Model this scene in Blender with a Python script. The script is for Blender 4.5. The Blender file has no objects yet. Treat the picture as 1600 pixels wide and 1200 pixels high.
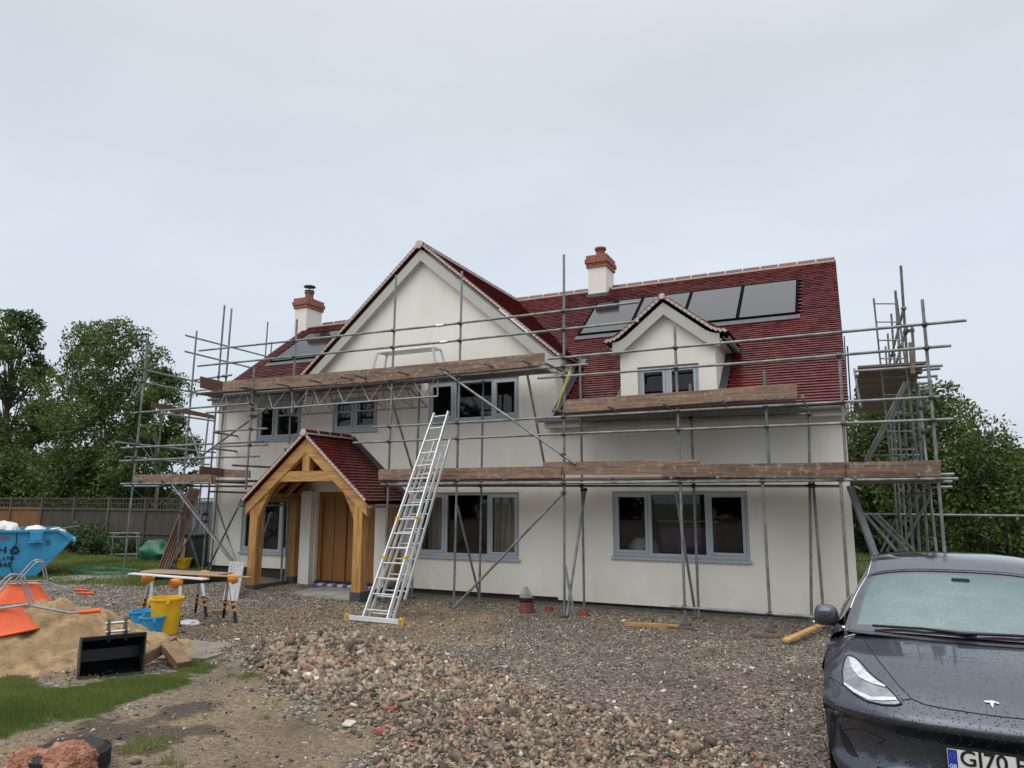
import bpy, bmesh, math, random
import numpy as np
from mathutils import Vector, Matrix, noise
from mathutils.bvhtree import BVHTree
random.seed(7); rng = np.random.default_rng(7)
SC = bpy.context.scene
COL = SC.collection
R = math.radians
# ---------------------------------------------------------------- survey of the site (camera station and sight lines)
F = 1109.0; PITCH = math.atan(176/1109.0); YAW = R(25.0); ZC = 2.1
_f = Vector((-math.sin(YAW)*math.cos(PITCH), math.cos(YAW)*math.cos(PITCH), math.sin(PITCH)))
_r = Vector((math.cos(YAW), math.sin(YAW), 0)); _u = _r.cross(_f)
CAM = Vector((0, 0, ZC))
def ray(px, py): return _r*((px-800)/F) + _u*(-(py-600)/F) + _f
def onY(px, py, Y):
    d = ray(px, py); return CAM + d*(Y/d.y)
def onX(px, py, X):
    d = ray(px, py); return CAM + d*(X/d.x)
def onZ(px, py, Z):
    d = ray(px, py); return CAM + d*((Z-ZC)/d.z)
def at(p):
    px, py, m, v = p
    return {'Y': onY, 'X': onX, 'Z': onZ}[m](px, py, v)
def sm(t):
    t = max(0.0, min(1.0, t)); return t*t*(3-2*t)
# ---------------------------------------------------------------- ground height
def hbase(x, y):
    h = 0.5*(1-y/11.0) if y < 11 else 0.0
    if y < -3: h = 0.5*(1+3/11.0)
    if 9 < y < 13: h = max(h, 0)
    h += 0.22*sm((-8.5-x)/6.0)*sm((y-6.5)/4.0)
    return max(h, 0.0)
def ground_z(x, y):
    h = hbase(x, y)
    dx, dy = (x+5.95), (y-7.35)
    c, s = math.cos(R(12)), math.sin(R(12))
    a, b = dx*c+dy*s, -dx*s+dy*c
    h += 0.20*math.exp(-((a/1.0)**2+(b/0.75)**2))
    h += 0.10*math.exp(-(((x+4.0)/1.5)**2+((y-5.6)/0.8)**2))
    if y < 13.2:
        h += 0.03*noise.noise(Vector((x*0.9, y*0.9, 0))) + 0.012*noise.noise(Vector((x*4, y*4, 3)))
    elif y > 13.2 and x > 0.2: h += 0.0
    return h
def onG(px, py):
    z = 0.2
    for _ in range(8):
        p = onZ(px, py, z); z = 0.5*z+0.5*ground_z(p.x, p.y)
    return onZ(px, py, z)
# ---------------------------------------------------------------- materials
def newmat(name):
    m = bpy.data.materials.new(name); m.use_nodes = True
    return m, m.node_tree, m.node_tree.nodes['Principled BSDF']
def N(nt, t, **kw):
    n = nt.nodes.new(t)
    for k, v in kw.items():
        if k.startswith('i_'):
            n.inputs[int(k[2:]) if k[2:].isdigit() else k[2:].replace('_', ' ')].default_value = v
        else: setattr(n, k, v)
    return n
def L(nt, a, b): nt.links.new(a, b)
def ramp(nt, stops, interp='LINEAR'):
    r = nt.nodes.new('ShaderNodeValToRGB'); cr = r.color_ramp; cr.interpolation = interp
    while len(cr.elements) < len(stops): cr.elements.new(0.5)
    for e, (p, c) in zip(cr.elements, stops):
        e.position = p; e.color = (c[0], c[1], c[2], 1)
    return r
def mat(name, col, rough=0.6, metal=0.0, var=0.25, scale=6.0, bump=0.0, bscale=40.0, spec=0.5, island=0.0, col2=None, stretch=None, coat=0.0, sub=0.0):
    m, nt, b = newmat(name)
    tc = N(nt, 'ShaderNodeTexCoord'); mp = N(nt, 'ShaderNodeMapping')
    L(nt, tc.outputs['Object'], mp.inputs[0])
    if stretch: mp.inputs['Scale'].default_value = stretch
    no = N(nt, 'ShaderNodeTexNoise'); no.inputs['Scale'].default_value = scale; no.inputs['Detail'].default_value = 6; no.inputs['Roughness'].default_value = 0.65
    L(nt, mp.outputs[0], no.inputs['Vector'])
    c2 = col2 if col2 else tuple(c*(1-var) for c in col)
    c1 = col if col2 else tuple(min(1, c*(1+var*0.5)) for c in col)
    rp = ramp(nt, [(0.33, c2), (0.66, c1)])
    L(nt, no.outputs['Fac'], rp.inputs[0]); out = rp.outputs[0]
    if island > 0:
        g = N(nt, 'ShaderNodeNewGeometry'); hs = N(nt, 'ShaderNodeHueSaturation')
        mr = N(nt, 'ShaderNodeMapRange'); mr.inputs['To Min'].default_value = 1-island; mr.inputs['To Max'].default_value = 1+island
        L(nt, g.outputs['Random Per Island'], mr.inputs[0]); L(nt, mr.outputs[0], hs.inputs['Value']); L(nt, out, hs.inputs['Color']); out = hs.outputs[0]
    L(nt, out, b.inputs['Base Color'])
    b.inputs['Roughness'].default_value = rough; b.inputs['Metallic'].default_value = metal
    b.inputs['Specular IOR Level'].default_value = spec
    if coat: b.inputs['Coat Weight'].default_value = coat; b.inputs['Coat Roughness'].default_value = 0.08
    if bump:
        n2 = N(nt, 'ShaderNodeTexNoise'); n2.inputs['Scale'].default_value = bscale; n2.inputs['Detail'].default_value = 5
        L(nt, mp.outputs[0], n2.inputs['Vector'])
        bm = N(nt, 'ShaderNodeBump'); bm.inputs['Strength'].default_value = bump; bm.inputs['Distance'].default_value = 0.02
        L(nt, n2.outputs['Fac'], bm.inputs['Height']); L(nt, bm.outputs[0], b.inputs['Normal'])
    return m
M = {}
def wood(name, c1, c2, rough=0.55, axis='x', spots=None):
    m, nt, b = newmat(name)
    tc = N(nt, 'ShaderNodeTexCoord'); mp = N(nt, 'ShaderNodeMapping')
    sc = {'x': (0.7, 9, 9), 'y': (9, 0.7, 9), 'z': (9, 9, 0.7)}[axis]
    mp.inputs['Scale'].default_value = sc; L(nt, tc.outputs['Object'], mp.inputs[0])
    no = N(nt, 'ShaderNodeTexNoise'); no.inputs['Scale'].default_value = 2.2; no.inputs['Detail'].default_value = 8; no.inputs['Distortion'].default_value = 0.8
    L(nt, mp.outputs[0], no.inputs['Vector'])
    rp = ramp(nt, [(0.3, c2), (0.5, tuple((a+b_)/2 for a, b_ in zip(c1, c2))), (0.7, c1)]); L(nt, no.outputs['Fac'], rp.inputs[0])
    g = N(nt, 'ShaderNodeNewGeometry'); hs = N(nt, 'ShaderNodeHueSaturation'); oi = N(nt, 'ShaderNodeObjectInfo')
    mr = N(nt, 'ShaderNodeMapRange'); mr.inputs['To Min'].default_value = 0.72; mr.inputs['To Max'].default_value = 1.25
    L(nt, oi.outputs['Random'], mr.inputs[0]); L(nt, mr.outputs[0], hs.inputs['Value']); L(nt, rp.outputs[0], hs.inputs['Color'])
    out = hs.outputs[0]
    if spots:
        n3 = N(nt, 'ShaderNodeTexNoise'); n3.inputs['Scale'].default_value = 9; n3.inputs['Detail'].default_value = 9; n3.inputs['Roughness'].default_value = 0.75
        L(nt, tc.outputs['Object'], n3.inputs['Vector'])
        r3 = ramp(nt, [(0.53, (0, 0, 0)), (0.62, (1, 1, 1))]); L(nt, n3.outputs['Fac'], r3.inputs[0])
        mx = N(nt, 'ShaderNodeMixRGB'); mx.inputs[2].default_value = (*spots, 1)
        mm = N(nt, 'ShaderNodeMath', operation='MULTIPLY'); mm.inputs[1].default_value = 0.6
        L(nt, r3.outputs[0], mm.inputs[0]); L(nt, mm.outputs[0], mx.inputs[0]); L(nt, out, mx.inputs[1]); out = mx.outputs[0]
    L(nt, out, b.inputs['Base Color']); b.inputs['Roughness'].default_value = rough
    bm = N(nt, 'ShaderNodeBump'); bm.inputs['Strength'].default_value = 0.35; bm.inputs['Distance'].default_value = 0.01
    L(nt, no.outputs['Fac'], bm.inputs['Height']); L(nt, bm.outputs[0], b.inputs['Normal'])
    return m
M['tube'] = mat('galvanised_tube', (0.25, 0.265, 0.265), 0.45, 0.45, 0.45, 5, 0.1, 60)
M['tube_green'] = mat('greenish_tube', (0.20, 0.27, 0.24), 0.5, 0.4, 0.4, 5)
M['clamp'] = mat('clamp_steel', (0.10, 0.10, 0.10), 0.5, 0.6, 0.5, 20)
M['alu'] = mat('aluminium', (0.68, 0.70, 0.71), 0.38, 0.55, 0.15, 8)
M['board'] = wood('scaffold_board', (0.30, 0.19, 0.125), (0.10, 0.062, 0.042), 0.6, 'x', (0.42, 0.36, 0.29))
M['boardY'] = wood('scaffold_board_y', (0.22, 0.12, 0.08), (0.10, 0.06, 0.045), 0.6, 'y')
M['deck'] = wood('deck_board', (0.20, 0.14, 0.11), (0.10, 0.07, 0.055), 0.7, 'x')
M['oakx'] = wood('oak_x', (0.56, 0.32, 0.11), (0.27, 0.125, 0.035), 0.5, 'x')
M['oakz'] = wood('oak_z', (0.55, 0.31, 0.105), (0.26, 0.12, 0.035), 0.5, 'z')
M['oaky'] = wood('oak_y', (0.42, 0.23, 0.075), (0.26, 0.13, 0.04), 0.5, 'y')
M['door'] = wood('door_oak', (0.40, 0.19, 0.055), (0.27, 0.12, 0.035), 0.42, 'z')
M['pine'] = wood('pine_x', (0.62, 0.38, 0.13), (0.42, 0.22, 0.07), 0.6, 'x')
M['sleeper'] = wood('sleeper', (0.34, 0.21, 0.10), (0.17, 0.09, 0.045), 0.65, 'x')
M['fence'] = wood('fence_old', (0.115, 0.095, 0.075), (0.05, 0.04, 0.034), 0.8, 'z')
M['fence_new'] = wood('fence_new', (0.27, 0.13, 0.05), (0.15, 0.07, 0.03), 0.8, 'z')
M['concrete'] = mat('concrete', (0.34, 0.32, 0.29), 0.8, 0, 0.4, 3, 0.4, 30)
M['lead'] = mat('lead', (0.09, 0.095, 0.10), 0.5, 0.3, 0.3, 8)
M['gutter'] = mat('gutter', (0.30, 0.31, 0.31), 0.45, 0.2, 0.3, 8)
M['barge'] = mat('bargeboard_paint', (0.50, 0.49, 0.45), 0.5, 0, 0.06, 3)
M['frame'] = mat('frame_grey', (0.42, 0.465, 0.51), 0.4, 0, 0.08, 3)
M['mortar'] = mat('mortar', (0.60, 0.50, 0.45), 0.85, 0, 0.2, 20)
M['alu_dull'] = mat('dull_aluminium', (0.36, 0.37, 0.38), 0.45, 0.5, 0.3, 10)
M['white'] = mat('white_plastic', (0.72, 0.74, 0.76), 0.4, 0, 0.08, 4)
M['black'] = mat('black_paint', (0.012, 0.012, 0.014), 0.35, 0.2, 0.3, 8)
M['rubber'] = mat('rubber', (0.018, 0.018, 0.02), 0.75, 0, 0.3, 12, 0.3, 40)
M['orange'] = mat('orange_steel', (0.85, 0.12, 0.025), 0.45, 0, 0.18, 6)
M['orange_jaw'] = mat('orange_plastic', (0.85, 0.27, 0.02), 0.45, 0, 0.35, 14)
M['yellow'] = mat('yellow_plastic', (0.80, 0.47, 0.015), 0.45, 0, 0.22, 4)
M['bluep'] = mat('blue_plastic', (0.03, 0.32, 0.62), 0.4, 0, 0.12, 4)
M['skip'] = mat('skip_blue', (0.05, 0.38, 0.66), 0.5, 0.0, 0.22, 3.5, 0.35, 7, col2=(0.04, 0.27, 0.50))
M['ink'] = mat('black_ink', (0.015, 0.018, 0.035), 0.6)
M['redink'] = mat('red_ink', (0.30, 0.12, 0.14), 0.6)
M['brickred'] = mat('red_brick', (0.32, 0.075, 0.045), 0.7, 0, 0.3, 12)
M['sack'] = mat('white_sack', (0.75, 0.76, 0.78), 0.5, 0, 0.15, 3, 0.6, 6)
M['green'] = mat('green_sheet', (0.015, 0.13, 0.08), 0.45, 0, 0.4, 4, 0.6, 6)
M['hose'] = mat('green_hose', (0.02, 0.15, 0.08), 0.5)
M['red'] = mat('red_plastic', (0.55, 0.03, 0.03), 0.5, 0, 0.25, 5)
M['terracotta'] = mat('drain_clay', (0.24, 0.085, 0.055), 0.7, 0, 0.3, 12)
M['cloth'] = mat('orange_netting', (0.50, 0.27, 0.17), 0.85, 0, 0.45, 8, 0.9, 60, col2=(0.24, 0.08, 0.05))
M['cloth2'] = mat('pale_sacking', (0.45, 0.40, 0.32), 0.85, 0, 0.35, 8, 0.9, 40)
M['corr'] = mat('grey_cladding', (0.16, 0.18, 0.19), 0.5, 0.2, 0.2, 3)
M['bin'] = mat('dark_bin', (0.02, 0.03, 0.025), 0.5)
M['ply'] = mat('plywood_sheet', (0.30, 0.25, 0.19), 0.75, 0, 0.4, 3, 0.3, 30, col2=(0.16, 0.14, 0.12))
M['slateboard'] = mat('grey_board', (0.40, 0.41, 0.41), 0.6, 0, 0.15, 5)
M['curtain'] = mat('curtain', (0.80, 0.72, 0.62), 0.9, 0, 0.1, 3)
M['purple'] = mat('purple_wrap', (0.12, 0.09, 0.2), 0.3, 0, 0.4, 3)
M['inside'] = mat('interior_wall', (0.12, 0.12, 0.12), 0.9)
M['bark'] = mat('bark', (0.09, 0.07, 0.05), 0.9, 0, 0.5, 8, 0.8, 20)
M['birch'] = mat('birch_bark', (0.42, 0.40, 0.36), 0.8, 0, 0.5, 5, 0.3, 20, col2=(0.14, 0.12, 0.10))
# rendered wall
def wall_mat():
    m, nt, b = newmat('cream_render')
    tc = N(nt, 'ShaderNodeTexCoord')
    n1 = N(nt, 'ShaderNodeTexNoise'); n1.inputs['Scale'].default_value = 0.7; n1.inputs['Detail'].default_value = 5
    mp = N(nt, 'ShaderNodeMapping'); mp.inputs['Scale'].default_value = (1.6, 1.6, 0.55)
    L(nt, tc.outputs['Object'], mp.inputs[0]); L(nt, mp.outputs[0], n1.inputs['Vector'])
    rp = ramp(nt, [(0.3, (0.79, 0.755, 0.68)), (0.5, (0.85, 0.82, 0.745)), (0.7, (0.89, 0.865, 0.80))]); L(nt, n1.outputs['Fac'], rp.inputs[0])
    sz_ = N(nt, 'ShaderNodeNewGeometry'); sx_ = N(nt, 'ShaderNodeSeparateXYZ'); L(nt, sz_.outputs['Position'], sx_.inputs[0])
    nn_ = N(nt, 'ShaderNodeTexNoise'); nn_.inputs['Scale'].default_value = 3.5; nn_.inputs['Detail'].default_value = 8; L(nt, sz_.outputs['Position'], nn_.inputs[0])
    hh_ = N(nt, 'ShaderNodeMath', operation='MULTIPLY_ADD'); hh_.inputs[1].default_value = 1.1; hh_.inputs[2].default_value = -0.50; L(nt, nn_.outputs[0], hh_.inputs[0])
    su_ = N(nt, 'ShaderNodeMath', operation='SUBTRACT'); L(nt, sx_.outputs[2], su_.inputs[0]); L(nt, hh_.outputs[0], su_.inputs[1])
    dr_ = N(nt, 'ShaderNodeMapRange'); dr_.inputs['From Min'].default_value = 0.05; dr_.inputs['From Max'].default_value = 0.55; dr_.inputs['To Min'].default_value = 0.16; dr_.inputs['To Max'].default_value = 0.0; L(nt, su_.outputs[0], dr_.inputs[0])
    dm_ = N(nt, 'ShaderNodeMixRGB'); dm_.inputs[2].default_value = (0.36, 0.29, 0.21, 1); L(nt, dr_.outputs[0], dm_.inputs[0]); L(nt, rp.outputs[0], dm_.inputs[1])
    L(nt, dm_.outputs[0], b.inputs['Base Color']); b.inputs['Roughness'].default_value = 0.9; b.inputs['Specular IOR Level'].default_value = 0.2
    n2 = N(nt, 'ShaderNodeTexNoise'); n2.inputs['Scale'].default_value = 160
    n3 = N(nt, 'ShaderNodeTexNoise'); n3.inputs['Scale'].default_value = 2.5
    ad = N(nt, 'ShaderNodeMath', operation='MULTIPLY_ADD'); ad.inputs[1].default_value = 6.0
    L(nt, tc.outputs['Object'], n2.inputs['Vector']); L(nt, tc.outputs['Object'], n3.inputs['Vector'])
    L(nt, n3.outputs['Fac'], ad.inputs[0]); L(nt, n2.outputs['Fac'], ad.inputs[2])
    bm = N(nt, 'ShaderNodeBump'); bm.inputs['Strength'].default_value = 0.25; bm.inputs['Distance'].default_value = 0.005
    L(nt, ad.outputs[0], bm.inputs['Height']); L(nt, bm.outputs[0], b.inputs['Normal'])
    return m
M['wall'] = wall_mat()
def tile_mat():
    m, nt, b = newmat('wet_red_tile')
    g = N(nt, 'ShaderNodeNewGeometry'); tc = N(nt, 'ShaderNodeTexCoord')
    rp = ramp(nt, [(0.0, (0.062, 0.011, 0.012)), (0.35, (0.10, 0.013, 0.013)), (0.7, (0.145, 0.017, 0.015)), (1.0, (0.20, 0.026, 0.02))])
    no = N(nt, 'ShaderNodeTexNoise'); no.inputs['Scale'].default_value = 0.8; no.inputs['Detail'].default_value = 4
    L(nt, tc.outputs['Object'], no.inputs['Vector'])
    mx = N(nt, 'ShaderNodeMath', operation='MULTIPLY_ADD'); mx.inputs[1].default_value = 0.44
    sb = N(nt, 'ShaderNodeMath', operation='MULTIPLY_ADD'); sb.inputs[1].default_value = 1.3; sb.inputs[2].default_value = -0.42
    L(nt, no.outputs['Fac'], sb.inputs[0]); L(nt, g.outputs['Random Per Island'], mx.inputs[0]); L(nt, sb.outputs[0], mx.inputs[2])
    L(nt, mx.outputs[0], rp.inputs[0]); L(nt, rp.outputs[0], b.inputs['Base Color'])
    mr = N(nt, 'ShaderNodeMapRange'); mr.inputs['To Min'].default_value = 0.20; mr.inputs['To Max'].default_value = 0.34
    L(nt, g.outputs['Random Per Island'], mr.inputs[0]); L(nt, mr.outputs[0], b.inputs['Roughness'])
    n2 = N(nt, 'ShaderNodeTexNoise'); n2.inputs['Scale'].default_value = 30; L(nt, tc.outputs['Object'], n2.inputs['Vector'])
    bm = N(nt, 'ShaderNodeBump'); bm.inputs['Strength'].default_value = 0.25; bm.inputs['Distance'].default_value = 0.01
    L(nt, n2.outputs['Fac'], bm.inputs['Height']); L(nt, bm.outputs[0], b.inputs['Normal'])
    return m
M['tile'] = tile_mat()
def brick_mat():
    m, nt, b = newmat('chimney_brick')
    tc = N(nt, 'ShaderNodeTexCoord'); sp = N(nt, 'ShaderNodeSeparateXYZ'); cb = N(nt, 'ShaderNodeCombineXYZ'); ad = N(nt, 'ShaderNodeMath', operation='ADD')
    L(nt, tc.outputs['Object'], sp.inputs[0]); L(nt, sp.outputs[0], ad.inputs[0]); L(nt, sp.outputs[1], ad.inputs[1]); L(nt, ad.outputs[0], cb.inputs[0]); L(nt, sp.outputs[2], cb.inputs[1])
    br = N(nt, 'ShaderNodeTexBrick'); br.inputs['Scale'].default_value = 1; br.inputs['Brick Width'].default_value = 0.2; br.inputs['Row Height'].default_value = 0.075; br.inputs['Mortar Size'].default_value = 0.008
    br.inputs['Color1'].default_value = (0.33, 0.065, 0.028, 1); br.inputs['Color2'].default_value = (0.20, 0.035, 0.018, 1); br.inputs['Mortar'].default_value = (0.35, 0.24, 0.18, 1)
    L(nt, cb.outputs[0], br.inputs['Vector']); L(nt, br.outputs['Color'], b.inputs['Base Color']); b.inputs['Roughness'].default_value = 0.7
    return m
M['brick'] = brick_mat()
def glass_mat(name='window_glass', tint=0.80, base=0.045):
    m = bpy.data.materials.new(name); m.use_nodes = True; nt = m.node_tree; nt.nodes.clear()
    o = N(nt, 'ShaderNodeOutputMaterial'); tr = N(nt, 'ShaderNodeBsdfTransparent'); gl = N(nt, 'ShaderNodeBsdfGlossy'); mx = N(nt, 'ShaderNodeMixShader')
    tr.inputs[0].default_value = (tint, tint*1.02, tint*1.02, 1); gl.inputs['Roughness'].default_value = 0.015
    fr = N(nt, 'ShaderNodeFresnel'); fr.inputs[0].default_value = 1.62
    L(nt, fr.outputs[0], mx.inputs[0]); L(nt, tr.outputs[0], mx.inputs[1]); L(nt, gl.outputs[0], mx.inputs[2]); L(nt, mx.outputs[0], o.inputs[0])
    return m
M['glass'] = glass_mat()
m, nt, b = newmat('solar_glass'); b.inputs['Base Color'].default_value = (0.012, 0.013, 0.02, 1); b.inputs['Metallic'].default_value = 0.0; b.inputs['Roughness'].default_value = 0.08; b.inputs['Specular IOR Level'].default_value = 0.5; b.inputs['IOR'].default_value = 1.5
M['solar'] = m
def leaf_mat(name, c1, c2, c3):
    m = bpy.data.materials.new(name); m.use_nodes = True; nt = m.node_tree; nt.nodes.clear()
    o = N(nt, 'ShaderNodeOutputMaterial'); g = N(nt, 'ShaderNodeNewGeometry'); tc = N(nt, 'ShaderNodeTexCoord')
    no = N(nt, 'ShaderNodeTexNoise'); no.inputs['Scale'].default_value = 0.55; no.inputs['Detail'].default_value = 3; L(nt, tc.outputs['Object'], no.inputs['Vector'])
    ma = N(nt, 'ShaderNodeMath', operation='MULTIPLY_ADD'); ma.inputs[1].default_value = 0.45
    mb = N(nt, 'ShaderNodeMath', operation='MULTIPLY_ADD'); mb.inputs[1].default_value = 1.6; mb.inputs[2].default_value = -0.5
    L(nt, no.outputs['Fac'], mb.inputs[0]); L(nt, g.outputs['Random Per Island'], ma.inputs[0]); L(nt, mb.outputs[0], ma.inputs[2])
    rp = ramp(nt, [(0.1, c1), (0.55, c2), (0.95, c3)]); L(nt, ma.outputs[0], rp.inputs[0])
    d = N(nt, 'ShaderNodeBsdfDiffuse'); t = N(nt, 'ShaderNodeBsdfTranslucent'); mx = N(nt, 'ShaderNodeMixShader'); mx.inputs[0].default_value = 0.28
    gl = N(nt, 'ShaderNodeBsdfGlossy'); gl.inputs['Roughness'].default_value = 0.45; gl.inputs['Color'].default_value = (0.6, 0.65, 0.7, 1); m2 = N(nt, 'ShaderNodeMixShader'); m2.inputs[0].default_value = 0.05
    L(nt, rp.outputs[0], d.inputs[0]); L(nt, rp.outputs[0], t.inputs[0]); L(nt, d.outputs[0], mx.inputs[1]); L(nt, t.outputs[0], mx.inputs[2])
    L(nt, mx.outputs[0], m2.inputs[1]); L(nt, gl.outputs[0], m2.inputs[2]); L(nt, m2.outputs[0], o.inputs[0])
    return m
M['leaf_birch'] = leaf_mat('birch_leaf', (0.02, 0.038, 0.008), (0.078, 0.125, 0.022), (0.18, 0.235, 0.05))
M['leaf_oak'] = leaf_mat('oak_leaf', (0.02, 0.038, 0.008), (0.075, 0.115, 0.020), (0.18, 0.22, 0.045))
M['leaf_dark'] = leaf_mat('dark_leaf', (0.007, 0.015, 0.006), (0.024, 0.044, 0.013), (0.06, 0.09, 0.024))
M['leaf_hedge'] = leaf_mat('hedge_leaf', (0.02, 0.04, 0.012), (0.06, 0.10, 0.028), (0.13, 0.17, 0.05))
M['grass'] = leaf_mat('grass_blade', (0.085, 0.12, 0.028), (0.165, 0.215, 0.045), (0.30, 0.32, 0.11))
# ---------------------------------------------------------------- mesh builder
class MB:
    def __init__(s): s.v = []; s.f = []
    def add(s, vs, fs):
        o = len(s.v); s.v += [tuple(p) for p in vs]; s.f += [tuple(i+o for i in f) for f in fs]; return s
    def box(s, c, size, rot=None, taper=1.0):
        sx, sy, sz = size[0]/2, size[1]/2, size[2]/2; vs = []
        for z in (-1, 1):
            for x, y in ((-1, -1), (1, -1), (1, 1), (-1, 1)):
                k = taper if z > 0 else 1
                p = Vector((x*sx*k, y*sy*k, z*sz))
                if rot is not None: p = rot @ p
                vs.append(p+Vector(c))
        return s.add(vs, [(0, 3, 2, 1), (4, 5, 6, 7), (0, 1, 5, 4), (1, 2, 6, 5), (2, 3, 7, 6), (3, 0, 4, 7)])
    def bar(s, a, b, w, h, up=(0, 0, 1)):
        a = Vector(a); b = Vector(b); d = (b-a); ln = d.length; d.normalize(); u = Vector(up)
        x = d; y = u.cross(x)
        if y.length < 1e-4: y = Vector((1, 0, 0)).cross(x)
        y.normalize(); z = x.cross(y)
        m = Matrix((x, y, z)).transposed()
        return s.box((a+b)/2, (ln, w, h), m)
    def tube(s, a, b, r, n=8, r2=None, caps=True):
        a = Vector(a); b = Vector(b); d = (b-a).normalized(); r2 = r if r2 is None else r2
        x = d.orthogonal().normalized(); y = d.cross(x); vs = []
        for p, rr in ((a, r), (b, r2)):
            for i in range(n):
                t = 2*math.pi*i/n; vs.append(p+x*math.cos(t)*rr+y*math.sin(t)*rr)
        fs = [(i, (i+1) % n, n+(i+1) % n, n+i) for i in range(n)]
        if caps: fs += [tuple(range(n-1, -1, -1)), tuple(range(n, 2*n))]
        return s.add(vs, fs)
    def path(s, pts, r, n=8, caps=True, closed=False):
        pts = [Vector(p) for p in pts]; m = len(pts); vs = []; prev = None
        for i, p in enumerate(pts):
            if closed: t = pts[(i+1) % m]-pts[i-1]
            else: t = pts[min(i+1, m-1)]-pts[max(i-1, 0)]
            t.normalize()
            if prev is None: x = t.orthogonal().normalized()
            else:
                x = prev-t*prev.dot(t)
                x = x.normalized() if x.length > 1e-5 else t.orthogonal().normalized()
            prev = x; y = t.cross(x)
            rr = r[i] if isinstance(r, (list, tuple)) else r
            for k in range(n):
                a = 2*math.pi*k/n; vs.append(p+x*math.cos(a)*rr+y*math.sin(a)*rr)
        fs = []
        for i in range(m if closed else m-1):
            j = (i+1) % m
            for k in range(n): fs.append((i*n+k, i*n+(k+1) % n, j*n+(k+1) % n, j*n+k))
        if caps and not closed: fs += [tuple(range(n-1, -1, -1)), tuple((m-1)*n+k for k in range(n))]
        return s.add(vs, fs)
    def lathe(s, c, prof, n=24, ax=None, cap0=False, cap1=False):
        vs = []; c = Vector(c)
        mt = ax if ax is not None else Matrix.Identity(3)
        for r, z in prof:
            for k in range(n):
                a = 2*math.pi*k/n; vs.append(c+mt@Vector((r*math.cos(a), r*math.sin(a), z)))
        fs = []
        for i in range(len(prof)-1):
            for k in range(n): fs.append((i*n+k, i*n+(k+1) % n, (i+1)*n+(k+1) % n, (i+1)*n+k))
        if cap0: fs.append(tuple(range(n-1, -1, -1)))
        if cap1: fs.append(tuple((len(prof)-1)*n+k for k in range(n)))
        return s.add(vs, fs)
    def poly(s, pts): return s.add(pts, [tuple(range(len(pts)))])
    def prism(s, pts, d):
        d = Vector(d); n = len(pts); a = [Vector(p) for p in pts]; b = [p+d for p in a]
        return s.add(a+b, [tuple(range(n-1, -1, -1)), tuple(range(n, 2*n))]+[(i, (i+1) % n, n+(i+1) % n, n+i) for i in range(n)])
    def grid(s, G, flip=False):
        nr, nc = len(G), len(G[0]); o = []
        for r in G: o += [tuple(p) for p in r]
        fs = []
        for i in range(nr-1):
            for j in range(nc-1):
                q = (i*nc+j, i*nc+j+1, (i+1)*nc+j+1, (i+1)*nc+j)
                fs.append(q[::-1] if flip else q)
        return s.add(o, fs)
    def build(s, name, m, parent=None, smooth=False, bevel=0.0, loc=None):
        me = bpy.data.meshes.new(name)
        off = Vector((0, 0, 0))
        if parent is not None and not parent.get('_local'):
            q_ = parent; loc_ = False
            while q_ is not None:
                if q_.get('_local'): loc_ = True
                off = off+Vector(q_.location); q_ = q_.parent
            if loc_: off = Vector((0, 0, 0))
        elif loc is not None: off = Vector(loc)
        me.from_pydata([tuple(Vector(p)-off) for p in s.v], [], s.f); me.update()
        if isinstance(m, (list, tuple)):
            for k in m: me.materials.append(k)
        else: me.materials.append(m)
        if smooth:
            me.polygons.foreach_set('use_smooth', [True]*len(me.polygons))
            try: me.set_sharp_from_angle(angle=R(38))
            except Exception: pass
        o = bpy.data.objects.new(name, me); COL.objects.link(o)
        if loc is not None and parent is None: o.location = loc
        if parent is not None: o.parent = parent
        if bevel:
            bv = o.modifiers.new('edge', 'BEVEL'); bv.width = bevel; bv.segments = 2; bv.limit_method = 'ANGLE'; bv.angle_limit = R(40)
        return o
def tag(o, label=None, cat=None, group=None, kind=None):
    if label: o['label'] = label
    if cat: o['category'] = cat
    if group: o['group'] = group
    if kind: o['kind'] = kind
    return o
def thing(name, label, cat, loc=(0, 0, 0), group=None, local=False, rot=None):
    o = bpy.data.objects.new(name, None); COL.objects.link(o); o.location = loc; o.empty_display_size = 0.2
    if rot is not None: o.rotation_euler = rot
    if local: o['_local'] = 1
    return tag(o, label, cat, group)
def copy_tree(o, parent=None):
    c = o.copy(); COL.objects.link(c)
    if parent is not None: c.parent = parent
    for ch in list(o.children): copy_tree(ch, c)
    return c
def np_mesh(name, V, Fq, m, parent=None, nper=4):
    me = bpy.data.meshes.new(name); V = np.asarray(V, dtype=np.float32); Fq = np.asarray(Fq, dtype=np.int32)
    me.vertices.add(len(V)); me.vertices.foreach_set('co', V.ravel())
    me.loops.add(Fq.size); me.loops.foreach_set('vertex_index', Fq.ravel())
    me.polygons.add(len(Fq)); me.polygons.foreach_set('loop_start', np.arange(0, Fq.size, nper, dtype=np.int32))
    me.update(calc_edges=True); me.materials.append(m)
    o = bpy.data.objects.new(name, me); COL.objects.link(o)
    if parent is not None: o.parent = parent
    return o
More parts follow.
